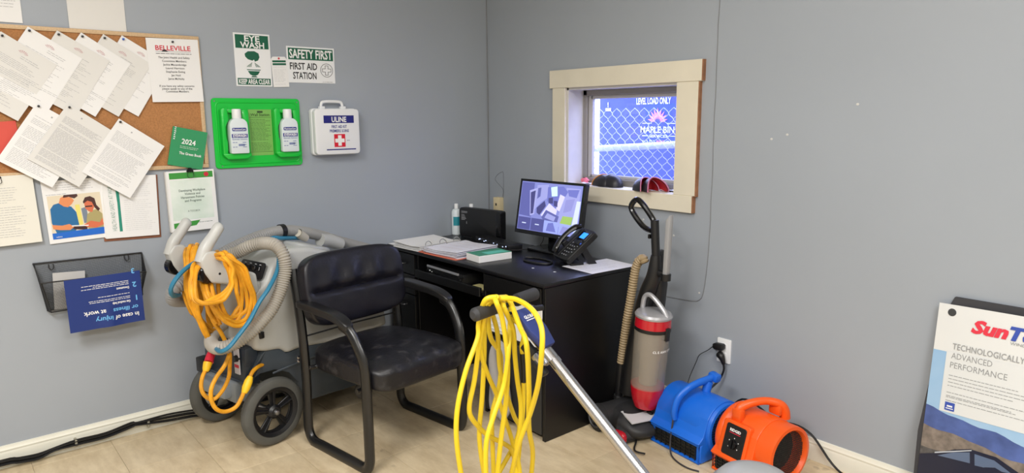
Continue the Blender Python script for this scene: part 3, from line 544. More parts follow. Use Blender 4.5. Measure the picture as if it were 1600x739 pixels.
# clipboard with sheet
cbd = thing('clipboard', 'brown clipboard with white sheets and a teal stripe under the pinboard', 'clipboard', (.0, -2.180, 1.216), rot=rotL(-1.5))
obj('board', M().box(-.012, .222, -.292, -.0, .001, .005, .001, 1), mat('brown_hardboard', (140, 88, 62), .7, var=.1, scale=60), cbd)
obj('sheet_stack', M().box(-.006, .213, -.279, .0, .006, .016, .0008, 1).box(-.009, .205, -.276, -.002, .0055, .010), paper, cbd, 0)
obj('teal_stripe', M().poly([(.040, -.010), (.052, -.010), (.058, -.09), (.062, -.25), (.050, -.25), (.048, -.12)], .0167), mat('teal_print', (40, 140, 120), .7), cbd, 0)
obj('typed_text', M().greek(.075, .2, -.04, -.255, .009, .0010, 41, .0168, short=.3), mat('pale_ink', (196, 198, 200), .8), cbd, 0)
lt = M().text('HEALTH AND SAFETY AT WORK', .040, -.245, .024, .0168, w=.21, rot=R(93)); obj('side_lettering', lt, mat('grey_green_ink', (150, 175, 165), .8), cbd, 0)
obj('clip', M().prism([(.12, -.006), (.165, -.006), (.158, .006), (.150, .010), (.135, .010), (.127, .006)], .014, .021, 'Z', .001, 1), steel, cbd)
# green manual
gm = thing('policy_manual', 'thick white policy manual with green cover bands hanging from a black clip', 'manual', (.003, -1.935, 1.222), rot=rotL(.8))
obj('page_block', M().box(.004, .218, -.286, -.002, .0, .024, .001, 1), paper2, gm, 0)
obj('cover', M().box(.010, .222, -.287, .0, .0241, .0252, .0003, 1), paper, gm, 0)
grn = mat('green_print', (60, 150, 60), .5); pale = mat('pale_green_print', (190, 214, 196), .5, col2=(232, 240, 234), scale=6)
obj('cover_print', M().rect(.020, -.037, .215, -.008, .0256), grn, gm, 0)
obj('cover_print', M().rect(.020, -.232, .205, -.043, .0256), pale, gm, 0)
obj('cover_print', M().poly([(.020, -.245), (.14, -.238), (.12, -.262), (.020, -.270)], .0256), grn, gm, 0)
obj('cover_print', M().text('V', .178, -.030, .014, .0262).lathe([(0, .0256), (.011, .0256), (.011, .026), (0, .026)], (.185, -.022, 0), 'Z', 16), ink_r, gm, 0)
lt = M(); y = -.098
for s_, wd in (('Developing Workplace', .118), ('Violence and', .07), ('Harassment Policies', .105), ('and Programs', .075)):
    lt.text(s_, .115, y, .0155, .0260, w=wd, align='CENTER', bold=.015); y -= .0165
lt.text('A TOOLBOX', .115, -.196, .013, .0260, w=.055, align='CENTER').greek(.13, .195, -.25, -.256, .008, .002, 6, .0256, short=0)
obj('lettering', lt, mat('grey_green_dark', (70, 96, 84), .7), gm, 0); c = binder_clip(gm, .112, -.002, 1.25, .026)

# wire-mesh wall pocket with a leaflet -------------------------------------------------
mk = mat('black_wire', (34, 34, 36), .5)
mp_ = thing('mesh_wall_pocket', 'black wire-mesh wall pocket below the pinboard', 'wall pocket', (0, -2.24, .64))
# local frame = world axes; back plane x=.006, front plane x=.10 at top
YL, YR, ZT = -.232, .184, .222
hh = M(); hh.tube([(.006, YL, ZT), (.006, YR, ZT-.006), (.006, YR-.012, .02), (.006, YL+.03, .012)], .0035, 8, closed=True)
hh.tube([(.006, YL, ZT), (.085, YL+.012, .150), (.085, YR-.005, .140), (.006, YR, ZT-.006)], .003, 8)
hh.tube([(.085, YL+.012, .150), (.045, YL+.04, .010), (.045, YR-.03, .016), (.085, YR-.005, .140)], .003, 8)
hh.tube([(.006, YL+.03, .012), (.045, YL+.04, .010)], .003, 6).tube([(.006, YR-.012, .02), (.045, YR-.03, .016)], .003, 6)
obj('wire_frame', hh, mk, mp_)
def meshpanel(A, B, C_, D_, nu, nv, r=.00045):
    m = M(); A, B, C_, D_ = map(Vector, (A, B, C_, D_))
    for i in range(1, nu): t_ = i/nu; m.tube([A.lerp(B, t_), D_.lerp(C_, t_)], r, 3, caps=False)
    for j in range(1, nv): t_ = j/nv; m.tube([A.lerp(D_, t_), B.lerp(C_, t_)], r, 3, caps=False)
    return m
for nm_, q_, n1, n2 in (('back_mesh', ((.006, YL, ZT), (.006, YR, ZT-.006), (.006, YR-.012, .02), (.006, YL+.03, .012)), 104, 52),
                        ('front_mesh', ((.085, YL+.012, .150), (.085, YR-.005, .140), (.045, YR-.03, .016), (.045, YL+.04, .010)), 104, 36),
                        ('side_mesh', ((.006, YL, ZT), (.085, YL+.012, .150), (.045, YL+.04, .010), (.006, YL+.03, .012)), 26, 60),
                        ('side_mesh', ((.006, YR, ZT-.006), (.085, YR-.005, .140), (.045, YR-.03, .016), (.006, YR-.012, .02)), 26, 60)):
    obj(nm_, meshpanel(*q_, n1, n2), mk, mp_, 0)
for y in (-.17, .12): obj('mounting_loop', M().tube([(.008, y-.008, .212), (.012, y-.008, .196), (.012, y, .188), (.012, y+.008, .196), (.008, y+.008, .212)], .0022, 6, 4), mk, mp_)
o = obj('folded_paper', M().box(.012, .016, 0, .12, 0, .16, .0005, 1), mat('greyish_paper', (200, 198, 196), .8), None, 0, loc=(.008, -2.418, .655)); o.rotation_euler = (R(-3), 0, 0)
tag(o, 'greyish paper standing inside the mesh wall pocket beside the blue leaflet', 'paper')
blue_l = mat('dark_blue_leaflet', (22, 50, 122), .5)
def leafwarp(v):
    z = v.z - .0*v.y
    d = abs(v.x-.155)
    return Vector((v.x, v.y, v.z + .010*(1-min(1, d/.05))*(-v.y/.23)*1.0 - .0*v.x))
lfl = obj('blue_leaflet', M().grid(.292, .232, .0006, 24, 8), blue_l, None, 60, leafwarp)
lfl.rotation_euler = rotL(0.6); lfl.location = (.100, -2.382, .790)
tag(lfl, 'dark blue injury leaflet hanging upside down from the mesh pocket', 'leaflet')
def flip(m):   # upside-down print: turn about the leaflet centre
    m.T = Matrix.Translation((.292, -.232, 0)) @ Matrix.Rotation(math.pi, 4, 'Z'); return m
lb = mat('light_blue_ink', (110, 185, 240), .6)
# coordinates below read as the leaflet would the right way up (x right, y down from 0)
a = flip(M()); a.text('In case of', .022, -.045, .026, .0012, w=.095, bold=.02).text('at work', .150, -.080, .028, .0012, w=.085, bold=.02)
a.text('Get medical help', .050, -.105, .0145, .0012, w=.072, bold=.03).text('Document', .05, -.168, .0145, .0012, w=.05, bold=.03)
a.greek(.05, .24, -.117, -.145, .0072, .0022, 12, .0012, short=.35).greek(.05, .24, -.180, -.197, .0072, .0022, 14, .0012, short=.3)
obj('lettering', a, white_ink, lfl, 0, leafwarp)
a = flip(M()); a.text('injury', .125, -.047, .028, .0012, w=.068, bold=.02).text('or illness', .022, -.078, .026, .0012, w=.10, bold=.02)
a.text('1', .022, -.122, .032, .0012, bold=.03).text('2', .020, -.183, .032, .0012, bold=.03).text('3', .022, -.245, .032, .0012, bold=.02)
obj('numerals', a, lb, lfl, 0, leafwarp)

# safety signs -------------------------------------------------
def sign(name, label, cat, y, z, w, h, ang=0, off=.001, m=white_pl, t=.002):
    o = obj(name, M().box(0, w, -h, 0, 0, t, .0005, 1), m, None); o.rotation_euler = rotL(ang); o.location = (off, y, z); return tag(o, label, cat)
o = sign('eye_wash_sign', 'white and green eye wash sign with a face over a basin', 'sign', -1.566, 1.874, .179, .254)
g = M().rect(.008, -.072, .171, -.008, .0026).rect(.008, -.247, .171, -.215, .0026)
# face and basin pictogram
g.poly([(.050, -.098), (.066, -.086), (.098, -.084), (.118, -.094), (.122, -.112), (.114, -.128), (.098, -.134), (.094, -.124), (.086, -.130), (.064, -.124), (.052, -.112)], .0026)
g.poly([(.055, -.172), (.125, -.172), (.122, -.176), (.058, -.176)], .0026).poly([(.060, -.180), (.120, -.180), (.110, -.196), (.098, -.202), (.082, -.202), (.070, -.196)], .0026).poly([(.080, -.204), (.100, -.204), (.106, -.210), (.074, -.210)], .0026)
for k in range(5):
    for s_ in (-1, 1): x_ = .090+s_*(.006+k*.004); g.poly([(x_, -.138-k*.003), (x_+s_*.002, -.139-k*.003), (x_+s_*(.008+k*.001), -.160), (x_+s_*(.006+k*.001), -.161)], .0026)
obj('green_print', g, ink_g, o, 0)
obj('lettering', M().text('EYE', .090, -.038, .039, .0031, w=.075, align='CENTER', bold=.024).text('WASH', .090, -.069, .039, .0031, w=.118, align='CENTER', bold=.024).text('KEEP AREA CLEAR', .090, -.242, .032, .0031, w=.154, align='CENTER', bold=.024), white_ink, o, 0)
o = obj('inspection_tag', M().prism([(0, -.15), (.082, -.15), (.082, -.012), (.072, 0), (.010, 0), (0, -.012)], 0, .0012, 'Z'), paper, None, 0); o.rotation_euler = rotL(2.5); o.location = (.0035, -1.388, 1.768)
tag(o, 'small white inspection tag with a green line beside the eye wash sign', 'tag')
obj('green_print', M().rect(.006, -.028, .076, -.018, .0016).rect(.006, -.042, .076, -.032, .0016), ink_g, o, 0)
obj('typed_text', M().greek(.008, .074, -.052, -.142, .0065, .0013, 17, .0016, short=.2), mat('pale_ink', (196, 198, 200), .8), o, 0)
obj('red_dot', M().lathe([(0, .0016), (.005, .0016), (.005, .002), (0, .002)], (.041, -.009, 0), 'Z', 12), ink_r, o, 0)
o = sign('first_aid_sign', 'white and green safety first sign for the first aid station', 'sign', -1.304, 1.826, .262, .182)
obj('green_print', M().rect(.008, -.066, .254, -.008, .0026), ink_g, o, 0)
obj('lettering', M().text('SAFETY FIRST', .131, -.058, .062, .0031, w=.234, align='CENTER', bold=.024), white_ink, o, 0)
l = M().text('FIRST AID', .014, -.115, .048, .0026, w=.148, bold=.02).text('STATION', .028, -.162, .048, .0026, w=.128, bold=.02)
l.tube([(.215+.034*math.cos(2*math.pi*k/32), -.115+.034*math.sin(2*math.pi*k/32), .0022) for k in range(32)], .0012, 6, closed=True)
cx_, cy_ = .215, -.115; q = .008; L_ = .024
cp = [(-q, L_), (q, L_), (q, q), (L_, q), (L_, -q), (q, -q), (q, -L_), (-q, -L_), (-q, -q), (-L_, -q), (-L_, q), (-q, q)]
l.tube([(cx_+a, cy_+b, .0022) for a, b in cp], .0016, 6, closed=True).greek(.19, .25, -.176, -.178, .01, .0012, 2, .0026, short=0)
obj('black_print', l, ink_d, o, 0)

# eyewash station -------------------------------------------------
gp = mat('bright_green_plastic', (10, 196, 62), .32, coat=.2)
es = thing('eyewash_station', 'bright green eyewash wall tray holding two bottles', 'eyewash station', (0, -1.694, 1.222), rot=ROT_L)
Wd, Hd = .440, .339
def rrect(x0, y0, x1, y1, r, n=4):
    out = []
    for cx, cy, a in ((x1-r, y1-r, 0), (x0+r, y1-r, 90), (x0+r, y0+r, 180), (x1-r, y0+r, 270)):
        for k in range(n+1): t_ = R(a+90*k/n); out.append((cx+r*math.cos(t_), cy+r*math.sin(t_)))
    return out
tr = M().prism(rrect(0, 0, Wd, Hd, .016), .0, .010, 'Z', .002, 1)
obj('backplate', tr, gp, es)
obj('raised_border', M().tube([(x, y, .010) for x, y in rrect(.018, .02, Wd-.018, Hd-.02, .02)], .004, 8, closed=True), gp, es)
def pocket(x0):   # walls of a bottle recess
    m = M(); x1 = x0+.135; y0, y1 = .045, .292; d = .046
    m.prism([(x0, y0+.02), (x0+.02, y0), (x1-.02, y0), (x1, y0+.015), (x1, y0+.028), (x0, y0+.028)], .010, d, 'Z', .004, 2)
    m.prism([(x0, y0+.02), (x0+.022, y0+.02), (x0+.024, .13), (x0+.018, .15), (x0+.018, .20), (x0+.034, .235), (x0+.030, y1), (x0+.008, y1), (x0, y1-.01)], .010, d-.002, 'Z', .004, 2)
    m.prism([(x1-.014, y0+.02), (x1, y0+.02), (x1, y1-.02), (x1-.012, y1-.006), (x1-.034, y1-.01), (x1-.034, .24), (x1-.014, .205)], .010, d-.010, 'Z', .004, 2)
    m.prism([(x0+.03, y1-.022), (x1-.03, y1-.028), (x1-.03, y1-.010), (x0+.03, y1-.004)], .010, d-.016, 'Z', .004, 2)
    return m
obj('bottle_pocket', pocket(.030), gp, es); obj('bottle_pocket', pocket(.290), gp, es)
ib = obj('instruction_label', M().rect(.172, .058, .288, .285, .0115), mat('pale_green_label', (126, 184, 92), .6), es, 0)
obj('lettering', M().text('Wall Station', .230, .253, .018, .0120, w=.095, align='CENTER', bold=.02).rect(.176, .246, .284, .2475, .012).rect(.176, .075, .284, .0765, .012).rect(.216, .268, .244, .278, .012).greek(.178, .282, .235, .082, .0072, .0016, 23, .012), mat('dark_olive_ink', (52, 78, 40), .7), es, 0)
for x, y in ((.014, .325), (.426, .322), (.03, .012), (.426, .014)): obj('screw', M().lathe([(0, .0115), (.003, .0115), (.004, .010)], (x, y, 0), 'Z', 10), steel, es)
milky = mat('milky_plastic', (222, 232, 236), .35, spec=.4)
def bottle(x, label):
    b = thing('eyewash_bottle', label, 'bottle', (.013, -1.694+x, 1.222+.073), rot=ROT_L, group='eyewash bottles in the green station')
    prof = rrect(-.043, 0, .043, .145, .012); 
    body = M().prism([(-.040, 0), (.040, 0), (.043, .004), (.043, .135), (.040, .150), (.030, .162), (.018, .168), (-.018, .168), (-.030, .162), (-.040, .150), (-.043, .135), (-.043, .004)], .0, .050, 'Z', .012, 3)
    obj('body', body, milky, b, 50)
    c = M().lathe([(0, .0), (.021, .0), (.022, .01), (.0215, .046), (.019, .05), (0, .05)], (0, .164, .025), 'Y', 24)
    obj('cap', c, white_pl, b)
    obj('blue_band', M().prism(rrect(-.034, .108, .034, .124, .005), .0505, .0508, 'Z').rect(-.038, .076, .038, .094, .0508), ink_b, b, 0)
    obj('lettering', M().text('PhysiciansCare', 0, .112, .012, .0512, w=.06, align='CENTER', bold=.02).text('EYEWASH', 0, .0795, .018, .0512, w=.064, align='CENTER', bold=.03), white_ink, b, 0)
    obj('small_lettering', M().text('Eyewash Solution', 0, .066, .010, .0508, w=.072, align='CENTER', bold=.02).greek(-.036, -.012, .052, .028, .011, .003, 3, .0508).greek(.012, .036, .052, .028, .011, .003, 5, .0508).rect(-.008, .036, .022, .046, .0508), mat('blue_grey_ink', (120, 134, 178), .7), b, 0)
bottle(.105, 'white eyewash bottle in the pocket nearer the cork board'); bottle(.360, 'white eyewash bottle in the pocket nearer the first aid kit')

# first aid kit -------------------------------------------------
fk = thing('first_aid_kit', 'white plastic first aid case with a red cross on the wall', 'first aid kit', (0.002, -1.204, 1.268), rot=ROT_L)
case = M().prism(rrect(0, 0, .262, .245, .018), 0, .030, 'Z', .004, 2); obj('case_back', case, white_pl, fk)
obj('case_front', M().prism(rrect(.004, .004, .258, .241, .018), .032, .066, 'Z', .006, 3), white_pl, fk)
obj('handle', M().tube([(.058, .240, .03), (.060, .268, .03), (.078, .280, .03), (.160, .280, .03), (.178, .268, .03), (.180, .240, .03)], .0075, 10, 5), white_pl, fk)
for x in (.045, .165): obj('hinge_lug', M().box(x, x+.03, .236, .256, .02, .044, .003), white_pl, fk)
obj('side_latch', M().box(.255, .266, .15, .19, .014, .046, .003), white_pl, fk)
for r4 in ((.052, .168, .226, .208), (.062, .026, .232, .032)): obj('navy_print', M().rect(*r4, .0668), mat('navy_band', (26, 30, 120), .5), fk, 0)
obj('lettering', M().text('ULINE', .139, .174, .038, .0673, w=.085, align='CENTER', bold=.03), white_ink, fk, 0)
obj('small_lettering', M().text('FIRST AID KIT', .139, .142, .021, .0668, w=.088, align='CENTER', bold=.02).text('PREMIERS SOINS', .139, .120, .021, .0668, w=.11, align='CENTER', bold=.02).greek(.07, .10, .075, .07, .01, .002, 4, .0668).greek(.18, .205, .075, .07, .01, .002, 5, .0668), ink_b, fk, 0)
rd = M(); cx_, cy_ = .139, .076
rd.rect(cx_-.032, cy_-.034, cx_+.032, cy_+.034, .0667)
obj('red_square', rd, mat('cross_red', (214, 20, 48), .5), fk, 0)
obj('white_cross', M().rect(cx_-.010, cy_-.028, cx_+.010, cy_+.028, .0673).rect(cx_-.027, cy_-.010, cx_+.027, cy_+.010, .0674), white_ink, fk, 0)

# black cable bundle along the left baseboard -------------------------------------------------
cbl = mat('black_cable', (20, 20, 22), .5)
ct = thing('cable_bundle', 'bundle of black cables running along the left baseboard', 'cable', (0, -3.6, 0))
for k, l in enumerate(CABLES): obj('cable', M().tube(local(ct, l), .0036 if k else .0042, 6, 4), cbl, ct)
for y in (-2.40, -2.105):
    obj('cable_clip', M().cbox((.030, y+3.6, .040), (.034, .010, .034), .003), mat('clip_grey', (150, 146, 130), .5), ct)
# ================================================================== DESK
dk = thing('desk', 'black laminate pedestal desk in the corner under the window', 'desk', (.018, -.778, 0))
DW, DD, DH = 1.342, .60, .741
def dpart(n, *b, bev=.002, m=black_lam, label=None): return obj(n, M().box(*b, bev, 1), m, dk, 0, label=label)
obj('desktop', M().box(0, DW, 0, DD, .721, DH, .004, 2), mat('black_desktop', (15, 15, 19), .3, var=.12, scale=16, bump=.02, bscale=150), dk)
dpart('side_panel', .004, .022, .02, DD-.01, 0, .72); dpart('side_panel', DW-.024, DW-.004, .012, DD-.01, 0, .72)
dpart('divider_panel', .285, .303, .02, DD-.02, 0, .72); dpart('divider_panel', .885, .903, .02, DD-.02, 0, .72)
dpart('back_panel', .303, .885, DD-.14, DD-.122, .12, .72)
dpart('pedestal_back', .022, .285, DD-.03, DD-.015, .02, .72); dpart('pedestal_back', .903, DW-.024, DD-.03, DD-.015, .02, .72)
for z0, z1 in ((.60, .712), (.485, .595), (.06, .48)):
    d = dpart('drawer', .024, .283, .006, .03, z0, z1)
    zc_ = z1-.055 if z1-z0 < .2 else z1-.06
    obj('handle', M().tube([(.105, .008, zc_), (.11, -.018, zc_), (.15, -.024, zc_), (.19, -.018, zc_), (.195, .008, zc_)], .006, 8, 4), mat('satin_black_handle', (58, 58, 60), .25, .5), d)
dpart('keyboard_shelf', .303, .885, .0, .42, .600, .616)
dpart('shelf_front_lip', .303, .885, -.004, .012, .596, .640)
u = dpart('drawer', .905, DW-.026, .006, .026, .632, .715)
obj('lock', M().lathe([(0, .004), (.007, .003), (.008, 0)], (1.235, .003, .690), 'Y', 14).lathe([(0, -.004), (.007, -.003), (.008, .003)], (1.235, .003, .690), 'Y', 14), chrome, u)
dpart('shelf', .903, DW-.024, .01, DD-.03, .418, .434)
dr = dpart('cupboard_door', .905, DW-.026, .006, .026, .03, .416, m=mat('dark_door', (46, 46, 46), .45))
dpart('plinth', .903, DW-.024, .04, .06, 0, .03)
for x, y in ((1.06, .19), (1.19, .21)): obj('desk_mark', M().lathe([(0, DH+.0006), (.006, DH+.0004), (.007, DH)], (x, y, 0), 'Z', 12), white_pl, dk, label='white dot stuck on the desktop')
# papers in the open compartment
for i, (x0, z0, dz, rz, lab) in enumerate(((.93, .435, .09, 2, 'thick white paper stack in the open desk compartment'), (1.125, .435, .185, 0, 'white document box in the open compartment at the desk end'))):
    o = obj(['paper_stack', 'document_box'][i], M().box(0, .19 if i else .2, 0, .26, 0, dz, .002, 1), paper, None, 0, loc=(.018+x0, -.765, z0)); o.rotation_euler = (0, 0, R(rz)); tag(o, lab, ['paper', 'box'][i])
    if i == 0:
        for k in range(4): obj('sheet_edge', M().box(-.003+.002*k, .203-.002*k, -.004+.001*k, .25, .018+.02*k, .0188+.02*k), paper2, o, 0)
    else: obj('lid', M().box(-.003, .193, -.003, .263, .14, .190, .002, 1), paper2, o, 0)
# translucent bag hanging before the door
bagm = mat('cloudy_plastic_bag', (196, 192, 190), .35, alpha=.55, bump=.5, bscale=14)
bg_ = obj('plastic_bag', M().soft((0, 0, 0), (.13, .05, .40), 3, 14, lambda q: Vector((q.x*(1-.25*(q.z/.2)), q.y+.008*math.sin(q.x*70+q.z*20), q.z))), bagm, None, loc=(1.085, -.812, .235))
tag(bg_, 'cloudy translucent plastic bag hanging on the desk door behind the yellow cord', 'bag')

# dvr + yellow paper on the shelf
dv = thing('disc_player', 'slim black recorder with a silver front strip on the desk shelf', 'recorder', (.41, -.765, .6165), R(-2))
obj('casing', M().box(0, .34, .012, .24, .003, .060, .003), black_pl, dv); obj('silver_strip', M().box(.0, .30, .004, .013, .050, .061, .001, 1), mat('silver_plastic', (178, 180, 186), .3, .5), dv)
obj('front_panel', M().box(0, .34, .006, .013, .006, .048, .001, 1), black_gl, dv); obj('dial', M().lathe([(0, -.006), (.014, -.005), (.016, .002)], (.315, .006, .028), 'Y', 20), black_gl, dv)
obj('status_light', M().lathe([(0, .0012), (.004, 0)], (.03, .005, .034), 'Y', 8).cbox((.03, .0045, .034), (.009, .003, .005)).cbox((.05, .0045, .030), (.006, .003, .003)), white_pl, dv)
o = obj('yellow_pad', M().box(0, .10, 0, .09, 0, .008, .001, 1), mat('pale_yellow_paper', (222, 212, 150), .8), None, 0, loc=(.782, -.772, .6165)); o.rotation_euler = (0, 0, R(6)); tag(o, 'pale yellow note pad at the right end of the desk shelf', 'note pad')

DT = DH
# ring binder, open -------------------------------------------------
rbn = thing('ring_binder', 'open ring binder with loose white pages near the left desk edge', 'binder', (.375, -.625, DT), R(4))
obj('cover', M().box(-.275, -.03, -.15, .16, 0, .003, .001, 1), paper, rbn, label='white left cover'); obj('cover', M().box(-.03, .03, -.15, .16, 0, .003).box(.03, .30, -.16, .16, 0, .003, .001, 1), mat('orange_white_cover', (222, 120, 96), .5), rbn)
def pages(x0, x1, h, seed, s_):
    rnd = random.Random(seed); m = M(); n = 8
    for k in range(5):
        dx, dy = rnd.uniform(-.006, .006), rnd.uniform(-.005, .005); vs = []; z0 = .004+h*k/5
        g = M().grid(x1-x0, .29, h/5*.8, 10, 2, x0+dx, -.145+dy)
        m.add([(v[0], v[1], v[2]+z0 + .012*math.exp(-((v[0]-s_)/.05)**2)*(k/5) + .004*k*abs(v[0])/.3) for v in g.v], g.f)
    return m
obj('page_stack', pages(-.262, -.02, .016, 1, -.02), paper, rbn); obj('page_stack', pages(.018, .285, .020, 2, .02), mat('lilac_white_paper', (226, 226, 236), .7), rbn)
for y in (-.10, 0, .10): obj('ring', M().tube([(-.03, y, .014), (-.028, y, .042), (0, y, .056), (.028, y, .042), (.03, y, .016)], .0022, 8, 5), chrome, rbn)
obj('ring_bar', M().box(-.010, .010, -.135, .135, .003, .008, .002), steel, rbn)
tx = M()
for i, y in enumerate((-.07, -.01, .05, .1)): tx.add([(.06, y, .0335), (.25, y+.004, .0375), (.25, y+.006, .0375), (.06, y+.002, .0335)], [(0, 1, 2, 3)])
obj('typed_line', tx, mat('tan_ink', (196, 170, 160), .8), rbn, 0)
o = obj('loose_sheet', M().grid(.20, .28, .0006, 3, 3), paper, None, 0, loc=(.022, -.77+.27, DT+.0005)); o.rotation_euler = (0, 0, R(-1)); o.location = (.022, -.49, DT+.0006); tag(o, 'white sheet under the binder at the left desk corner', 'paper')
# pad of cards
gc = thing('card_box', 'white block of papers with a green top in front of the monitor', 'box', (.765, -.610, DT), R(-5))
obj('block', M().box(-.062, .062, -.10, .10, 0, .036, .002, 1), paper, gc, 0); obj('green_top', M().box(-.061, .061, -.099, .099, .036, .0375), mat('green_card', (66, 140, 112), .5), gc, 0)
obj('teal_label', M().box(-.01, .05, -.04, .085, .0375, .038), mat('teal_label', (100, 196, 176), .5), gc, 0)
# bottles in the corner
for i, (x, y, lab) in enumerate(((.030, -.285, 'white squeeze bottle with a teal label in the desk corner'), (.105, -.225, 'white capped bottle mostly hidden behind the black router'))):
    b = thing('squeeze_bottle', lab, 'bottle', (x, y, DT), 0, 'white bottles in the desk corner')
    obj('body', M().lathe([(0, 0), (.027, 0), (.030, .004), (.030, .145), (.022, .158), (.010, .163), (0, .163)], (0, 0, 0), 'Z', 28), milky, b); obj('cap', M().lathe([(0, .163), (.0125, .163), (.0125, .190), (.010, .194), (0, .194)], (0, 0, 0), 'Z', 20), white_pl, b)
    obj('label', M().lathe([(.0304, .06), (.0306, .06), (.0306, .115), (.0304, .115)], (0, 0, 0), 'Z', 16, a0=R(-75), a1=R(25)), mat('teal_label_dark', (40, 150, 165), .5), b)
# router
rt = thing('router', 'upright black router box standing before the white bottles', 'router', (.265, -.268, DT), R(9))
obj('casing', M().prism(rrect(-.168, .004, .168, .182, .022), -.022, .022, 'Y', .005, 2), black_pl, rt)
obj('glossy_side', M().prism(rrect(.132, .006, .172, .180, .012), -.0235, .0235, 'Y', .004, 2), black_gl, rt)
obj('foot_base', M().box(-.12, .12, -.035, .035, 0, .006, .002), black_pl, rt)
l = M(); l.T = Matrix.Translation((0, -.0222, 0)) @ Matrix.Rotation(R(90), 4, 'X')
for k, (wd, y) in enumerate(((.05, .158), (.05, .151), (.025, .138), (.03, .130), (.035, .122), (.04, .115), (.03, .108))): l.rect(-.148, y, -.148+wd, y+.0025, .0006)
l.rect(-.106, .085, -.103, .1, .0006)
obj('small_lettering', l, mat('pale_grey_print', (170, 172, 176), .6), rt, 0)
# network box low
nb = thing('network_switch', 'low black network box with small lights and cable plugs behind the binder', 'network box', (.50, -.335, DT), R(-9))
obj('casing', M().box(-.19, .19, -.045, .045, 0, .032, .003), black_pl, nb)
for k in range(6): obj('plug', M().cbox((-.04+.04*k, -.05, .016), (.018, .014, .012), .002), dark_rub, nb)
lg = M()
for x in (-.14, -.128, -.08, -.06, .03, .07, .13, .165): lg.cbox((x, -.0465, .021+.004*math.sin(x*90)), (.005, .003, .004))
led = mat('tiny_white_led', (200, 215, 255), .5, emit=1.2); obj('status_light', lg, led, nb, 0)
for k in range(4): obj('cable', M().tube([(-.04+.05*k, -.055, .016), (-.02+.05*k, -.075, .010), (.05+.04*k, -.085, .005+.003*k), (.17+.01*k, -.06+.01*k, .008), (.23, -.01+.02*k, .01)], .0032, 6, 5), cbl, nb)

# monitor -------------------------------------------------
mon = thing('monitor', 'flat monitor showing security camera views on the desk', 'monitor', (.812, -.215, DT), R(2))
obj('base', M().prism(rrect(-.12, -.085, .12, .085, .03), 0, .012, 'Z', .004, 2), black_gl, mon)
obj('stand', M().prism([(-.035, .01), (.035, .01), (.024, .16), (-.024, .16)], -.012+.02, .012+.02, 'Y', .004, 2), black_gl, mon)
TL_ = Matrix.Translation((.008, -.055, .083)) @ Matrix.Rotation(R(-10), 4, 'X')
MW, MH = .482, .302
def mon_m(): m = M(); m.T = TL_; return m
obj('housing', mon_m().box(-MW/2, MW/2, .002, .034, 0, MH, .005, 2).box(-.11, .11, .03, .05, .06, .22, .008), black_pl, mon)
bz = mon_m()
for (x0, x1, z0, z1) in ((-MW/2, MW/2, MH-.013, MH), (-MW/2, MW/2, 0, .022), (-MW/2, -MW/2+.013, .022, MH-.013), (MW/2-.013, MW/2, .022, MH-.013)): bz.box(x0, x1, -.003, .004, z0, z1, .0015, 1)
obj('bezel', bz, black_gl, mon)
SX0, SX1, SZ0, SZ1 = -MW/2+.013, MW/2-.013, .022, MH-.013
scr = obj('screen', mon_m().box(SX0, SX1, .0005, .002, SZ0, SZ1), mat('screen_glow_base', (120, 126, 190), .3, emit=.5), mon, 0)
def sp_(pts, name, col, z):
    m = M(); m.T = TL_ @ Matrix.Rotation(R(90), 4, 'X')
    sw, sh = SX1-SX0, SZ1-SZ0
    m.poly([(SX0+a*sw, SZ1-b*sh) for a, b in pts], z, .0001)
    obj('screen_image', m, mat(name, col, .3, emit=.55), scr, 0)
sp_([(.01, .02), (.22, .02), (.22, .72), (.01, .70)], 'scr_slate', (84, 88, 150), .0003)
sp_([(.15, .18), (.27, .12), (.27, .66), (.20, .70)], 'scr_grey', (150, 152, 205), .0004)
sp_([(.17, .22), (.25, .17), (.25, .64), (.21, .66)], 'scr_dark', (62, 62, 112), .0005)
sp_([(.27, .06), (.46, .03), (.46, .30), (.36, .40), (.27, .56)], 'scr_pale', (140, 144, 200), .0004)
sp_([(.29, .12), (.34, .10), (.34, .28), (.29, .34)], 'scr_slate', (84, 88, 150), .0006)
sp_([(.30, .52), (.42, .36), (.45, .46), (.36, .66), (.31, .62)], 'scr_dark', (62, 62, 112), .0006)
sp_([(.38, .66), (.50, .40), (.64, .52), (.62, .70), (.52, .74)], 'scr_light', (190, 188, 226), .0005)
sp_([(.40, .70), (.46, .54), (.68, .64), (.66, .78), (.44, .76)], 'scr_slate', (84, 88, 150), .0007)
sp_([(.45, .70), (.49, .60), (.63, .66), (.61, .75)], 'scr_pale', (140, 144, 200), .0008)
sp_([(.45, .08), (.70, .04), (.78, .14), (.64, .52), (.46, .36)], 'scr_mid', (98, 104, 176), .0006)
sp_([(.50, .08), (.60, .05), (.62, .24), (.53, .26)], 'scr_mint', (186, 226, 226), .0008)
sp_([(.48, .30), (.55, .28), (.56, .40), (.49, .40)], 'scr_dark', (62, 62, 112), .0008)
sp_([(.57, .34), (.63, .34), (.64, .46), (.58, .44)], 'scr_dark', (62, 62, 112), .0008)
sp_([(.66, .20), (.74, .24), (.68, .54), (.62, .50)], 'scr_light', (190, 188, 226), .0007)
sp_([(.75, .06), (.97, .06), (.96, .86), (.68, .84), (.66, .70)], 'scr_pale', (140, 144, 200), .0004)
sp_([(.77, .10), (.95, .08), (.92, .24), (.80, .22)], 'scr_mid', (98, 104, 176), .0006)
sp_([(.76, .30), (.90, .26), (.86, .50), (.74, .56)], 'scr_lav', (128, 130, 190), .0006)
sp_([(.74, .62), (.90, .62), (.88, .80), (.70, .80)], 'scr_green', (140, 170, 92), .0007)
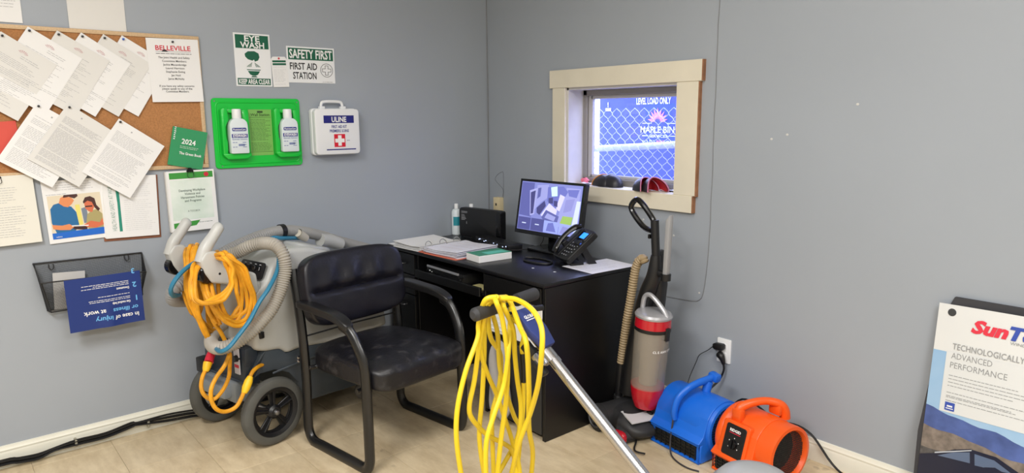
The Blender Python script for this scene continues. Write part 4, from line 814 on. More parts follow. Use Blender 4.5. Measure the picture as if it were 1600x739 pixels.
sp_([(.93, .30), (.99, .30), (.97, .98), (.88, .98)], 'scr_white', (186, 196, 228), .0008)
for a in (.01, .235): sp_([(a, .74), (a+.215, .74), (a+.215, .99), (a, .99)], 'scr_slate2', (72, 74, 132), .0009); sp_([(a+.07, .85), (a+.14, .85), (a+.14, .87), (a+.07, .87)], 'scr_white', (186, 196, 228), .0011)
sp_([(.455, .75), (.69, .76), (.69, .99), (.455, .99)], 'scr_ltblue', (140, 152, 214), .0009); sp_([(.52, .80), (.60, .78), (.66, .96), (.50, .96)], 'scr_mid', (98, 104, 176), .0011)
sp_([(.70, .77), (.94, .78), (.93, .99), (.70, .99)], 'scr_ltblue', (140, 152, 214), .0009); sp_([(.76, .82), (.9, .84), (.92, .97), (.72, .97)], 'scr_lav', (128, 130, 190), .0011)
l = mon_m(); l.T = TL_ @ Matrix.Translation((0, -.003, 0)) @ Matrix.Rotation(R(90), 4, 'X'); l.rect(.10, .008, .13, .012, .0006); obj('maker_mark', l, mat('silver_print', (160, 160, 165), .5), mon, 0)
o = obj('flex_cable', M().tube([(-.07, -.0, .006), (-.02, -.045, .006), (.06, -.05, .006), (.12, -.02, .006), (.10, .03, .006), (.02, .045, .006), (-.05, .03, .006), (-.075, .0, .008)], .0055, 8, 5), cbl, None, loc=(.955, -.47, DT)); tag(o, 'coil of black cable lying between the monitor and the phone', 'cable')

# phone -------------------------------------------------
ph = thing('desk_phone', 'black office phone with a blue lit display on a tilted stand', 'phone', (1.125, -.365, DT), R(-19.5))
TP = Matrix.Translation((0, -.055, .012)) @ Matrix.Rotation(R(40), 4, 'X')
def pm(): m = M(); m.T = TP; return m
obj('body', pm().prism(rrect(-.085, 0, .085, .205, .018), -.0, .030, 'Z', .006, 3), black_pl, ph)
obj('handset_cradle', pm().box(-.080, -.028, .010, .20, .028, .034, .003), black_pl, ph)
hs_ = pm(); hs_.tube([(-.054, .012, .045), (-.054, .03, .055), (-.054, .07, .068), (-.054, .13, .070), (-.054, .175, .060), (-.054, .198, .046)], [.020, .022, .017, .017, .023, .020], 12, 5, flat=.62)
obj('handset', hs_, black_gl, ph)
obj('display_frame', pm().prism(rrect(-.010, .128, .076, .190, .006), .030, .033, 'Z', .001, 1), black_gl, ph)
obj('display', pm().box(.004, .055, .142, .178, .0332, .0338), mat('blue_lcd', (42, 120, 255), .3, emit=1.3), ph, 0)
for r_ in range(5):
    for c_ in range(3): obj('key', pm().box(-.008+.022*c_, .006+.022*c_, .020+.020*r_, .030+.020*r_, .030, .034, .001, 1), mat('dark_keys', (44, 44, 48), .4), ph)
kk = pm()
for r_ in range(5):
    for c_ in range(3): kk.rect(-.005+.022*c_, .0235+.020*r_, .002+.022*c_, .0265+.020*r_, .0345)
kk.rect(.060, .05, .070, .053, .0335).rect(.060, .07, .070, .073, .0335).rect(.060, .09, .070, .093, .0335)
obj('key_marks', kk, mat('key_white', (190, 194, 200), .5), ph, 0)
obj('blue_button', pm().lathe([(0, .035), (.006, .034), (.007, .030)], (.062, .112, 0), 'Z', 14), mat('blue_button', (60, 100, 210), .4), ph)
obj('stand_leg', M().prism([(.02, .0), (.055, .0), (.0, .10), (-.02, .115), (-.04, .10)], -.06, -.03, 'X', .003, 1), black_pl, ph); obj('stand_leg', M().prism([(.06, .0), (.105, .0), (.015, .125), (-.01, .11)], .035, .065, 'X', .003, 1).box(-.06, .065, -.04, .03, 0, .012, .003), black_pl, ph)
o = obj('desk_sheet', M().grid(.30, .216, .0006, 3, 3), mat('lilac_white_paper', (226, 226, 236), .7), None, 0, loc=(1.235, -.425, DT+.0006)); o.rotation_euler = (0, 0, R(86)); o.location = (1.145, -.458, DT+.0006); tag(o, 'white sheet on the desk corner under the phone stand', 'paper')
obj('typed_text', M().greek(.02, .28, -.03, -.2, .012, .002, 4, .0011), ink, o, 0)
o = obj('antenna_cable', M().tube([(-.02, 0, .0), (.0, .01, .03), (.02, 0, .06)], .002, 6, 3), cbl, None, loc=(.705, -.19, DT)); tag(o, 'short thin black lead behind the monitor stand', 'cable')

# phone jack box on the right wall
jb = thing('phone_jack', 'beige phone jack box on the wall beside the corner', 'jack', (.088, 0, .868), rot=ROT_R)
bei = mat('beige_plastic', (224, 208, 168), .5)
obj('box', M().prism(rrect(0, 0, .058, .092, .004), 0, .036, 'Z', .003, 2), bei, jb); obj('socket', M().box(.022, .034, .040, .056, .0355, .037), black_pl, jb)
obj('lower_box', M().prism(rrect(.01, -.075, .05, -.012, .004), 0, .02, 'Z', .002, 2), bei, jb)
obj('wire', M().tube([(.05, .09, .003), (.058, .14, .002), (.02, .17, .002), (-.02, .20, .002), (.0, .23, .002), (.04, .25, .002), (.062, .24, .002), (.062, .09, .003)], .0009, 5, 5), mat('grey_wire', (110, 112, 116), .6), jb)
# wall outlet with two plugs
ol = thing('wall_outlet', 'white wall outlet with two black plugs above the blue fan', 'outlet', (1.735, 0, .312), rot=ROT_R)
obj('cover_plate', M().prism(rrect(0, 0, .072, .116, .004), 0, .006, 'Z', .002, 2), white_pl, ol)
for y in (.038, .080): obj('receptacle', M().prism(rrect(.021, y-.014, .051, y+.014, .008), .005, .008, 'Z', .001, 1), white_pl, ol)
pp = thing('power_plug', 'black adapter plug with a thin cord in the upper outlet socket', 'plug', (1.735, 0, .312), rot=ROT_R)
obj('adapter', M().prism([(-.008, .068), (.004, .062), (.040, .064), (.048, .072), (.048, .090), (.040, .096), (.004, .094), (-.008, .088)], .009, .036, 'Z', .004, 2), black_pl, pp)
obj('cord', M().tube([(-.006, .078, .022), (-.04, .045, .02), (-.085, .01, .02), (-.10, -.03, .025), (-.115, -.10, .05), (-.12, -.18, .09), (-.15, -.27, .15)], .0018, 6, 5), cbl, pp)
pp = thing('power_plug', 'round black plug with a thick cord in the lower outlet socket', 'plug', (1.735, 0, .312), rot=ROT_R)
obj('plug_body', M().tube([(.024, .040, .020), (.036, .036, .026), (.046, .018, .026), (.050, .0, .024)], [.018, .017, .012, .008], 12, 4), black_pl, pp)
obj('cord', M().tube([(.050, .0, .024), (.052, -.03, .024), (.035, -.08, .03), (.01, -.12, .06), (-.02, -.16, .08), (.02, -.26, .06), (.10, -.303, .06)], .0052, 8, 5), cbl, pp)

# things on the window sill -------------------------------------------------
lined_red = mat('red_lining', (176, 24, 40), .5); shell_k = mat('black_vinyl_shell', (34, 34, 40), .4); edge_o = mat('orange_edge', (220, 150, 70), .6)
def toecap(name, label, x, y, z, rz, s, lining, edge, group):
    c = thing(name, label, 'cap', (x, y, z), R(rz), group)
    def shell(sc, flip_=False):
        m = M(); vs = []; nu, nv = 16, 10
        for i in range(nu+1):
            u = math.pi*i/nu
            for j in range(nv+1):
                v = (math.pi*.5)*(j/nv)
                q = (-math.cos(v)*.0, 0, 0)
                X = -.075*math.sin(v)*1.0+.045; rr = math.cos(v)**.7
                Y = .052*math.cos(u)*rr; Z = .062*math.sin(u)*rr*(1-.25*max(0, (X+.0)/.045)*0)
                X2 = X + (.045*math.cos(u)**2 if j == 0 else .045*math.cos(u)**2*(1-j/nv)**2)
                vs.append((X2*s*sc, Y*s*sc, Z*s*sc))
        k = nv+1
        fs = [(i*k+j, (i+1)*k+j, (i+1)*k+j+1, i*k+j+1) for i in range(nu) for j in range(nv)]
        m.add(vs, fs); return m, [vs[i*k] for i in range(nu+1)]
    m, rim = shell(1.0); obj('shell', m, shell_k, c); m2, rim2 = shell(.94); obj('lining', m2, lining, c)
    obj('rim_edge', M().tube([(a[0], a[1], a[2]+.0015) for a in rim], .003*s, 6), edge, c)
    return c
toecap('rubber_cap', 'black curved cap with an orange edge, leftmost on the window sill', .990, .035, 1.087, 158, 1.0, shell_k, edge_o, 'black caps on the window sill')
toecap('rubber_cap', 'black curved cap nested against the orange-edged one on the sill', 1.045, .045, 1.087, 165, 1.05, shell_k, mat('pale_lit_edge', (170, 180, 220), .5), 'black caps on the window sill')  # rim painted pale to stand for the light along its edge
toecap('rubber_cap', 'black cap with red inside, left one of the red-lined pair on the sill', 1.215, .030, 1.087, -18, 1.05, lined_red, mat('pink_edge', (190, 110, 140), .5), 'black caps on the window sill')
toecap('rubber_cap', 'black cap with a wide red lining, rightmost on the window sill', 1.275, .030, 1.087, -24, 1.12, lined_red, mat('pink_edge', (190, 110, 140), .5), 'black caps on the window sill')
def crumple(seed, a):
    rnd = random.Random(seed); ph_ = [rnd.uniform(0, 6) for _ in range(4)]
    return lambda v: Vector((v.x, v.y, v.z+a*(1+math.sin(v.x*60+ph_[0])*math.cos(v.y*50+ph_[1]))*.5+a*.4*(1+math.sin(v.x*120+ph_[2]))))
for i, (x, y, w_, h_, rz, lab) in enumerate(((.80, .075, .16, .055, 8, 'crumpled white paper at the left end of the window sill'), (.90, .110, .10, .06, -12, 'small white paper behind the orange-edged cap'), (1.33, .100, .10, .075, 10, 'crumpled lilac wrapper at the right end of the window sill'))):
    o = obj('sill_paper', M().grid(w_, h_, .0008, 14, 8), mat('lilac_white_paper', (226, 226, 236), .7) if i != 1 else mat('mint_paper', (190, 236, 214), .7), None, 0, crumple(i, .006)); o.location = (x-.02, y+.02, 1.0858); o.rotation_euler = (0, 0, R(rz)); tag(o, lab, 'paper')
o = obj('pink_wrapper', M().soft((0, 0, .016), (.05, .035, .034), 2.2, 9, lambda q: Vector((q.x*(1+.2*math.sin(q.z*300)), q.y*(1+.2*math.sin(q.x*240)), q.z*(1+.18*math.sin(q.x*200+q.y*180))))), mat('pink_plastic', (235, 120, 140), .3), None, loc=(.775, .085, 1.086)); tag(o, 'crumpled pink wrapper in the left corner of the window sill', 'wrapper')
# ================================================================== CHAIR
ch = thing('guest_chair', 'black leather guest chair with a sled base before the desk', 'chair', (.825, -1.275, 0), R(-82))
def flat_tube(pts, n=6, w_=.024, th=.42): return M().tube(pts, w_, 12, n, flat=th, up=None)
for s_ in (1, -1):
    X = .268*s_
    path_ = [(X+.012*s_, .095, .622), (X+.010*s_, .145, .602), (X+.006*s_, .190, .545), (X, .222, .46), (X, .228, .30), (X, .230, .12), (X, .226, .05), (X, .195, .016), (X, .10, .014), (X, -.10, .014), (X, -.185, .016), (X, -.222, .05), (X, -.228, .12), (X, -.222, .30), (X, -.232, .50), (X, -.262, .70), (X, -.285, .80)]
    m = M(); P = catmull(path_, 5); vs = []; hw, ht = .012, .020
    # oval tube, wide in the side plane
    m.tube(path_, .025, 12, 5, up=(1, 0, 0), flat=.78)
    obj('side_frame', m, metal_blk, ch)
    a = M().soft((X+.012*s_, -.035, .642), (.058, .37, .034), 6, 10, lambda q: Vector((q.x*(1-.10*(q.y/.18)), q.y, q.z+.012*(1-(q.y/.18)**2)+(-.022*max(0, q.y/.18)**3)+.016*max(0, -q.y/.18))))
    obj('armrest', a, mat('arm_pad', (24, 24, 26), .35), ch)
    for gy in (.19, -.17): obj('glide', M().cbox((X, gy, .006), (.034, .05, .012), .003), dark_rub, ch)
    obj('seat_bolt', M().tube([(X, -.19, .365), (X-.05*s_, -.185, .362)], .008, 10), chrome, ch)
for cy, cz in ((.16, .345), (-.19, .362)): obj('cross_bar', M().tube([(-.268, cy, cz), (.268, cy, cz)], .011, 10), metal_blk, ch)
def seatf(q):
    x, y = q.x/.26, q.y/.26
    z = q.z + (.022*(1-x*x)*(1-y*y*.5) if q.z > 0 else 0) - .018*max(0, y)**4 + (.010*y if True else 0)
    z += -.0035*math.cos(q.x*55)*max(0, y)*(q.z > 0)
    return Vector((q.x*(1-.05*max(0, -y)) , q.y, z))
obj('seat', M().soft((0, .030, .405), (.52, .545, .112), 6, 22, seatf), leather_worn, ch, 60)
def backf(q):
    x, z = q.x/.265, q.z/.17
    y = q.y
    front = q.y > 0
    y += .030*(x*x)                                             # wraps round the sitter
    if front:
        y += .020*(1-x*x)*(1-z*z)
        d = (z-(-.02+.10*x*0)); y -= .026*math.exp(-(d/.07)**2)*(1 if abs(x) < .8 else max(0, (1-abs(x))/.2))      # stitched fold
        y += .010*math.sin(x*13+1.2*z)*math.exp(-((z-.25)/.35)**2)*(1-x*x)                                        # gathers
    zz = q.z*(1-.10*(abs(x)**3)) + (.0)
    return Vector((q.x*(1+.02*z-.06*max(0, z)**2-.05*max(0, -z)**3), y, zz))
bk = M().soft((.008, -.222, .698), (.545, .09, .335), 7, 26, backf, Euler((R(11), 0, 0)))
obj('backrest', bk, leather, ch, 60)
obj('back_seam', M().tube([(-.235, -.176, .695), (-.12, -.180, .700), (0, -.182, .702), (.12, -.180, .700), (.235, -.176, .695)], .002, 6, 4), black_pl, ch)
obj('back_cross_bar', M().tube([(-.268, -.262, .69), (-.2, -.285, .69), (.2, -.285, .69), (.268, -.262, .69)], .009, 8), metal_blk, ch); obj('back_cross_bar', M().tube([(-.262, -.228, .50), (0, -.245, .498), (.262, -.228, .50)], .004, 8), metal_blk, ch)

# ================================================================== CARPET EXTRACTOR
A_E = math.atan2(.217, .975)
ce = thing('carpet_extractor', 'grey and charcoal carpet extractor on big wheels against the left wall', 'cleaning machine', (.34, -1.745, 0), A_E)
lg_ = mat('light_grey_tank', (186, 187, 184), .38, var=.04, scale=5, bump=.02, bscale=40)
ck = mat('charcoal_plastic', (66, 74, 82), .45, var=.08, scale=10)
mg = mat('mid_grey_plastic', (128, 134, 138), .5)
# dark base: side profile with the wheel arch
arch = [(.0+.182*math.cos(a), .157+.182*math.sin(a)) for a in [R(x) for x in (0, 25, 50, 75, 100, 125)]]
prof = [(.235, .125), (.55, .105), (.66, .15), (.70, .24), (.72, .36), (.40, .375), (.19, .400), (.11, .392), (.075, .425), (.0, .432), (-.02, .42)] + [(-.06, .36), (-.075, .31)] + arch[::-1]
base = M().prism(prof, -.185, .185, 'X', .010, 2)
obj('base_body', base, ck, ce)
obj('base_rib', M().prism([(.03, .325), (.30, .345), (.69, .30), (.69, .29), (.30, .333), (.03, .315)], .184, .190, 'X', .002, 1), ck, ce)
for sz in (.355, .338): obj('side_screw', M().lathe([(0, .006), (.008, .004), (.009, 0)], (.186, .17, sz), 'X', 12), chrome, ce)
obj('rear_shelf', M().box(-.17, .11, -.115, .0, .20, .30, .012, 2).box(-.13, .08, -.15, -.08, .225, .285, .008, 2), mg, ce)
obj('rear_housing', M().prism([(-.02, .28), (-.095, .30), (-.085, .46), (-.02, .47)], -.175, .165, 'X', .010, 2), mat('dark_slate_plastic', (44, 52, 62), .3), ce)
obj('socket_box', M().box(-.175, -.115, -.135, -.09, .30, .37, .006, 2), black_pl, ce); obj('cord_inlet', M().lathe([(0, 0), (.014, 0), (.016, .02), (0, .02)], (.12, -.115, .415), 'Y', 14), black_pl, ce)
lab = M().box(.095, .135, -.1, -.094, .34, .46, .001, 1); obj('data_label', lab, mat('printed_label', (206, 204, 210), .5), ce, 0)
obj('data_label_print', M().box(.098, .132, -.1005, -.0995, .37, .385).box(.1, .13, -.1005, -.0995, .40, .405), ink_r, ce, 0)
# grey tank
tp = [(-.055, .452), (-.045, .60), (-.03, .715), (.035, .745), (.06, .80), (.115, .855), (.18, .872), (.29, .862), (.42, .815), (.55, .74), (.66, .62), (.71, .50), (.73, .375), (.40, .372), (.19, .398), (.11, .390), (.075, .422), (0, .43)]
def tankf(m):
    out = []
    for x, y, z in m.v:
        k = max(0, min(1, (z-.42)/.5)); s_ = 1-.13*k*k
        if z > .7 and .17 < y: s_ *= .985
        out.append((x*s_, y, z))
    m.v = out; return m
tk = tankf(M().prism(tp, -.195, .195, 'X', .026, 4)); obj('tank', tk, lg_, ce, 50)
obj('tank_lid', M().soft((0, .36, .838), (.25, .22, .04), 3.5, 10, lambda q: Vector((q.x, q.y, q.z-.30*q.y))), mat('smoky_lid', (170, 172, 172), .25), ce)
obj('tank_side_bulge', M().soft((.162, .42, .56), (.045, .44, .32), 3.5, 10, lambda q: Vector((q.x, q.y, q.z-.25*q.y*(q.z > 0)))), lg_, ce)
# control panel on the slanted rear face
TC = Matrix.Translation((.08, .0385, .788)) @ Matrix.Rotation(R(67), 4, 'X')
cpn = M(); cpn.T = TC; cpn.prism(rrect(-.095, -.040, .085, .038, .014), 0, .010, 'Z', .003, 2); pan = obj('control_panel', cpn, black_pl, ce)
for x in (-.06, -.02, .02, .055): sw = M(); sw.T = TC; sw.box(x-.010, x+.010, -.004, .018, .008, .018, .003, 1); obj('switch', sw, black_gl, pan)
sw = M(); sw.T = TC
for x in (-.06, -.02, .02, .055): sw.rect(x-.007, .024, x+.007, .027, .0106)
sw.text('PAVO', 0, -.030, .014, .0108, w=.034, bold=.03) if False else sw.rect(0, -.029, .034, -.022, .0108)
obj('panel_marks', sw, mat('panel_white', (196, 198, 202), .5), pan, 0)
obj('latch', M().box(.10, .118, -.060, -.046, .615, .685, .004).tube([(.108, -.055, .69), (.104, -.066, .70), (.108, -.068, .68)], .003, 6, 3), black_pl, ce)
obj('rear_clip', M().box(.188, .204, -.03, -.008, .50, .53, .003), black_pl, ce)
# handle arms and grips
for lx, dy, dz in ((.185, 0, 0), (-.14, .035, -.012)):
    pr_ = [(-.02+dy, .715+dz), (-.06+dy, .70+dz), (-.155+dy, .775+dz), (-.235+dy, .795+dz), (-.262+dy, .84+dz), (-.278+dy, .895+dz), (-.250+dy, .935+dz), (-.205+dy, .925+dz), (-.165+dy, .885+dz), (-.13+dy, .845+dz), (-.03+dy, .80+dz)]
    hd = obj('handle_arm', M().prism(pr_, lx-.028, lx+.028, 'X', .012, 3), lg_, ce, 50)
    obj('grip', M().tube([(lx, -.262+dy, .885+dz), (lx, -.238+dy, .94+dz), (lx, -.20+dy, .985+dz), (lx, -.172+dy, 1.020+dz), (lx, -.162+dy, 1.03+dz)], [.026, .026, .023, .023, .012], 14, 4), lg_, hd)
    obj('trigger_wheel', M().lathe([(0, -.021), (.036, -.021), (.040, -.016), (.040, .016), (.036, .021), (0, .021)], (lx, -.243+dy, .834+dz), 'X', 22), black_gl, hd)
    obj('screw', M().lathe([(0, .003), (.005, .002), (.006, 0)], (lx+.027, -.2+dy, .83+dz), 'X', 10), black_pl, hd)
obj('arm_bridge', M().box(-.14, .18, -.035, .01, .705, .75, .012, 3), lg_, ce)
# wheels
for sx, lx in ((1, .215), (-1, -.215)):
    wh = obj('wheel', M().lathe([(.115, -.024), (.135, -.026), (.150, -.018), (.156, -.004), (.156, .004), (.150, .018), (.135, .026), (.115, .024), (.115, -.024)], (0, 0, 0), 'X', 48), tyre_m, ce, loc=(lx, 0, .157))
    rim = M().lathe([(.095, -.018), (.118, -.022), (.119, .022), (.112, .024), (.096, .016), (.095, -.018)], (0, 0, 0), 'X', 48)
    rim.lathe([(0, -.022), (.030, -.022), (.032, .014), (.022, .026), (0, .028)], (0, 0, 0), 'X', 24)
    for k in range(5):
        a = R(90+72*k); c_, s_ = math.cos(a), math.sin(a)
        def q(r_, t_): return (r_*c_-t_*s_, r_*s_+t_*c_)
        rim.prism([q(.02, -.011), q(.10, -.022), q(.10, .022), q(.02, .011)], -.006, .004, 'X', .002, 1)
        rim.prism([q(.02, -.003), q(.10, -.003), q(.10, .003), q(.02, .003)], .0, .016, 'X', .001, 1)
    obj('rim', rim, black_pl, wh); obj('hub_cap', M().lathe([(0, .040), (.010, .038), (.014, .030), (.015, .02)], (0, 0, 0), 'X', 18), steel, wh)
    ins = M()
    for k in range(5):
        a0_ = R(90+36+72*k)
        pts_ = [((.096 if abs(t_) <= 28 else .096)*math.cos(a0_+R(t_)), .096*math.sin(a0_+R(t_))) for t_ in (-36, -24, -12, 0, 12, 24, 36)]
    obj('rim_web', M().lathe([(.088, -.004), (.097, -.004), (.097, .003), (.088, .003), (.088, -.004)], (0, 0, 0), 'X', 40), black_pl, wh)
# open gaps of the upper spokes are closed by a disc segment
obj('axle', M().tube([(-.20, 0, .157), (.20, 0, .157)], .011, 12), steel, ce)
for lx in (-.13, .15):
    cs = obj('caster', M().lathe([(0, -.016), (.048, -.016), (.052, -.008), (.052, .008), (.048, .016), (0, .016)], (0, 0, 0), 'X', 28), mat('grey_caster', (110, 106, 100), .6), ce, loc=(lx, .585, .0525))
    obj('fork', M().box(-.026, -.019, -.02, .02, -.02, .065, .002).box(.019, .026, -.02, .02, -.02, .065, .002).box(-.026, .026, -.025, .025, .058, .07, .002), steel, cs)
# hoses on the machine
hose_m = mat('warm_grey_hose', (164, 159, 150), .55, var=.08, scale=9)
hose_d = mat('grey_hose', (140, 140, 140), .55, var=.05, scale=9)
blue_h = mat('blue_solution_hose', (46, 122, 156), .4)
obj('vacuum_hose', M().tube(local(ce, catmull(HOSE_TOP, 8)), .0285, 14, rib=(.0105, .17)), hose_d, ce, 50, label='grey ribbed hose arched over the tank')
obj('vacuum_hose', M().tube(local(ce, catmull(HOSE_LOW, 8)), .0295, 14, rib=(.0105, .17)), hose_m, ce, 50, label='warm grey ribbed hose looped down the side')
obj('solution_hose', M().tube(local(ce, BLUE_LOW), .0095, 8, 8), blue_h, ce, label='blue hose')
obj('solution_hose', M().tube(local(ce, BLUE_TOP), .0095, 8, 8), blue_h, ce, label='blue hose')
obj('hose_strap', M().tube(local(ce, [HOSE_TOP[5]]), .03, 8) if False else M().lathe([(.030, -.012), (.0335, -.012), (.0335, .012), (.030, .012), (.030, -.012)], local(ce, [HOSE_TOP[5]])[0], 'Y', 20), black_pl, ce)
obj('hose_cuff', M().tube([(-.04, .50, .845), (-.05, .57, .83), (-.05, .64, .80)], [.034, .036, .032], 16), lg_, ce)
obj('hose_nozzle', M().tube([(-.02, .40, .870), (-.005, .345, .905)], [.020, .024], 14, caps=False).tube([(-.02, .40, .870), (-.005, .345, .905)], [.016, .019], 14, caps=True), mat('cream_plastic', (206, 200, 186), .4), ce)
# yellow power cord
yc_m = mat('deep_yellow_cord', (224, 156, 26), .55, var=.22, scale=22)
yc = thing('extension_lead', 'deep yellow extension cord bundled on the carpet extractor handles', 'power cord', (.45, -2.0, .7))
for l in YCORDS: obj('cord_strand', M().tube(local(yc, l), .0088, 8, 5), yc_m, yc)
for l in (YPLUG_A, YPLUG_B, YPLUG_C): obj('cord_strand', M().tube(local(yc, l), .0088, 8, 5), yc_m, yc)
yb = mat('yellow_plug', (246, 196, 34), .45)
obj('connector', M().tube(local(yc, PLUG_B), [.012, .018, .018, .012], 12, 3), yb, yc); obj('connector', M().tube(local(yc, PLUG_A), [.012, .018, .019], 12, 3), yb, yc)
obj('red_connector', M().tube(local(yc, RED_A), [.020, .018, .010], 12, 3), mat('red_plug', (216, 40, 62), .4), yc, label='red connector')

# ================================================================== UPRIGHT VACUUM
VO = (1.52, -.33, 0)
vc = thing('upright_vacuum', 'upright vacuum with a clear canister and red trim beside the desk', 'vacuum cleaner', VO)
def vl(l, y=-.30): return [(a-VO[0], y-VO[1], b) for a, b in l]
obj('handle_loop', M().tube(vl([(1.578, .947), (1.572, .992), (1.540, 1.032), (1.494, 1.075), (1.464, 1.082), (1.438, 1.045), (1.470, 1.0), (1.523, .958), (1.571, .950)]), .013, 10, 4), black_gl, vc)
obj('handle_tube', M().tube(vl([(1.576, 1.0), (1.583, .90), (1.590, .80), (1.580, .74)]), .019, 12, 4), black_pl, vc)
obj('spine', M().tube(vl([(1.588, .84), (1.580, .745), (1.552, .666), (1.520, .552), (1.480, .35), (1.452, .148)]), [.022, .034, .040, .042, .046, .05], 14, 5, up=(0, 1, 0)), black_pl, vc)
obj('power_button', M().cbox((1.560-VO[0], .02, .955-.03), (.012, .02, .02), .003), black_gl, vc)
obj('crevice_tool', M().loftq() if False else M().prism([(1.640-VO[0], .755), (1.662-VO[0], .755), (1.672-VO[0], 1.035), (1.648-VO[0], 1.010)], .012, .040, 'Y', .004, 2), mat('grey_tool', (158, 158, 160), .5), vc, label='grey crevice tool')
obj('tool_holder', M().tube(vl([(1.60, .762), (1.65, .757)]), .016, 10).lathe([(0, .735), (.022, .735), (.023, .765), (0, .765)], (1.65-VO[0], .026, 0), 'Z', 16), black_pl, vc)
obj('hose', M().tube(vl(catmull([(a, b, 0) for a, b in ((1.540, .80), (1.527, .822), (1.500, .80), (1.470, .728), (1.447, .60), (1.416, .435), (1.392, .284))], 8) and [(1.540, .80), (1.527, .822), (1.500, .80), (1.485, .765), (1.475, .71), (1.458, .60), (1.443, .52), (1.430, .435), (1.420, .36), (1.410, .284)], -.315), .022, 14, rib=(.013, .20)), mat('tan_hose', (156, 136, 104), .55), vc, 50, label='tan ribbed hose')
obj('hose_wand', M().tube(vl([(1.411, .295), (1.404, .20), (1.398, .11)], -.315), .019, 14), black_pl, vc); obj('wand_ring', M().tube(vl([(1.399, .12), (1.397, .10)], -.315), .024, 14), steel, vc)
# canister leaning with the spine
CT = Matrix.Translation((1.592-VO[0], -.015, .190)) @ Matrix.Rotation(R(4.2), 4, 'Y')
def cm(): m = M(); m.T = CT; return m
clear = mat('dusty_clear_plastic', (176, 168, 156), .18, alpha=.36, spec=.7)
red_t = mat('red_translucent', (190, 22, 40), .2, spec=.7)
obj('dust_bin', cm().lathe([(.074, .03), (.077, .05), (.081, .325), (.079, .325), (.075, .05), (.072, .03)], (0, 0, 0), 'Z', 36), clear, vc)
obj('inner_cyclone', cm().lathe([(0, .06), (.04, .06), (.045, .18), (.060, .225), (.060, .32), (0, .32)], (0, 0, 0), 'Z', 30), mat('dust_grey', (150, 138, 124), .7), vc)
obj('red_base', cm().lathe([(0, -.055), (.052, -.055), (.066, -.02), (.076, .03), (.077, .055), (.0, .055)], (0, 0, 0), 'Z', 36), red_t, vc)
obj('black_collar', cm().lathe([(.0, .322), (.083, .322), (.083, .338), (0, .338)], (0, 0, 0), 'Z', 36).box(.06, .09, -.012, .012, .29, .35, .003), black_pl, vc)
obj('red_band', cm().lathe([(0, .338), (.082, .338), (.080, .385), (0, .385)], (0, 0, 0), 'Z', 36), red_t, vc)
obj('silver_lid', cm().lathe([(0, .383), (.083, .383), (.085, .392), (.078, .402), (.06, .408), (0, .410)], (0, 0, 0), 'Z', 36), mat('silver_lid', (178, 178, 182), .3, .4), vc)
obj('carry_handle', cm().tube([(-.066, .0, .395), (-.060, 0, .455), (-.035, 0, .475), (.0, 0, .462), (.05, 0, .425), (.074, 0, .395)], .011, 10, 5), mat('silver_lid', (178, 178, 182), .3, .4), vc)
l = cm(); ns = 10; 
for k, chx in enumerate('CLEANVIEW'):
    g = M().text(chx, 0, 0, .015, 0, bold=.03); a = R(-46+8*k)
    l.add([((.0825)*math.cos(a+v[0]/.0825), .0825*math.sin(a+v[0]/.0825), .235+v[1]) for v in g.v], g.f)
obj('lettering', l, white_ink, vc, 0)
# foot with brush head, turned towards the room
VH = Matrix.Translation((-.015, -.02, 0)) @ rotz(R(-10))
def vm(): m = M(); m.T = VH; return m
obj('foot_body', vm().soft((.045, 0, .065), (.27, .26, .115), 3, 12, lambda q: Vector((q.x, q.y*(1-.15*(q.x < 0)), q.z*(1-.45*max(0, q.x/.13))-.02*max(0, q.x/.13)))), mat('dark_grey_plastic', (42, 42, 44), .5, var=.1, scale=30), vc)
obj('rear_body', M().prism([(a-VO[0], b) for a, b in ((1.560, .86), (1.600, .86), (1.615, .70), (1.60, .55), (1.57, .10), (1.44, .10), (1.455, .35), (1.495, .56), (1.540, .70))], .035, .10, 'Y', .018, 3), black_pl, vc, 50)
obj('motor_cover', vm().tube([(-.055, -.135, .062), (-.055, .12, .062)], .062, 24), mat('dark_grey_plastic', (42, 42, 44), .5), vc)
wv = obj('wheel', vm().lathe([(0, -.172), (.052, -.172), (.064, -.165), (.064, -.135), (0, -.13)], (-.055, 0, .064), 'Y', 32), dark_rub, vc); obj('wheel_hub', vm().lathe([(0, -.180), (.020, -.179), (.024, -.172), (.036, -.172), (.040, -.177), (.046, -.172), (.046, -.17), (0, -.17)], (-.055, 0, .064), 'Y', 28), mat('worn_grey_plastic', (62, 62, 64), .5), wv)
obj('brush_head', vm().prism([(.06, .004), (.135, .004), (.142, .03), (.125, .055), (.07, .075)], -.15, .12, 'Y', .010, 2), mat('dark_grey_plastic', (42, 42, 44), .5), vc)
obj('red_end_cap', vm().soft((.105, -.150, .033), (.08, .035, .055), 3, 6), red_t, vc)
obj('white_panel', vm().prism([(.02, -.09), (.125, -.11), (.14, .03), (.04, .06)], .112, .119, 'Z', .001, 1, Matrix.Rotation(R(8), 4, 'Y')), mat('grey_white_panel', (206, 206, 208), .4), vc)

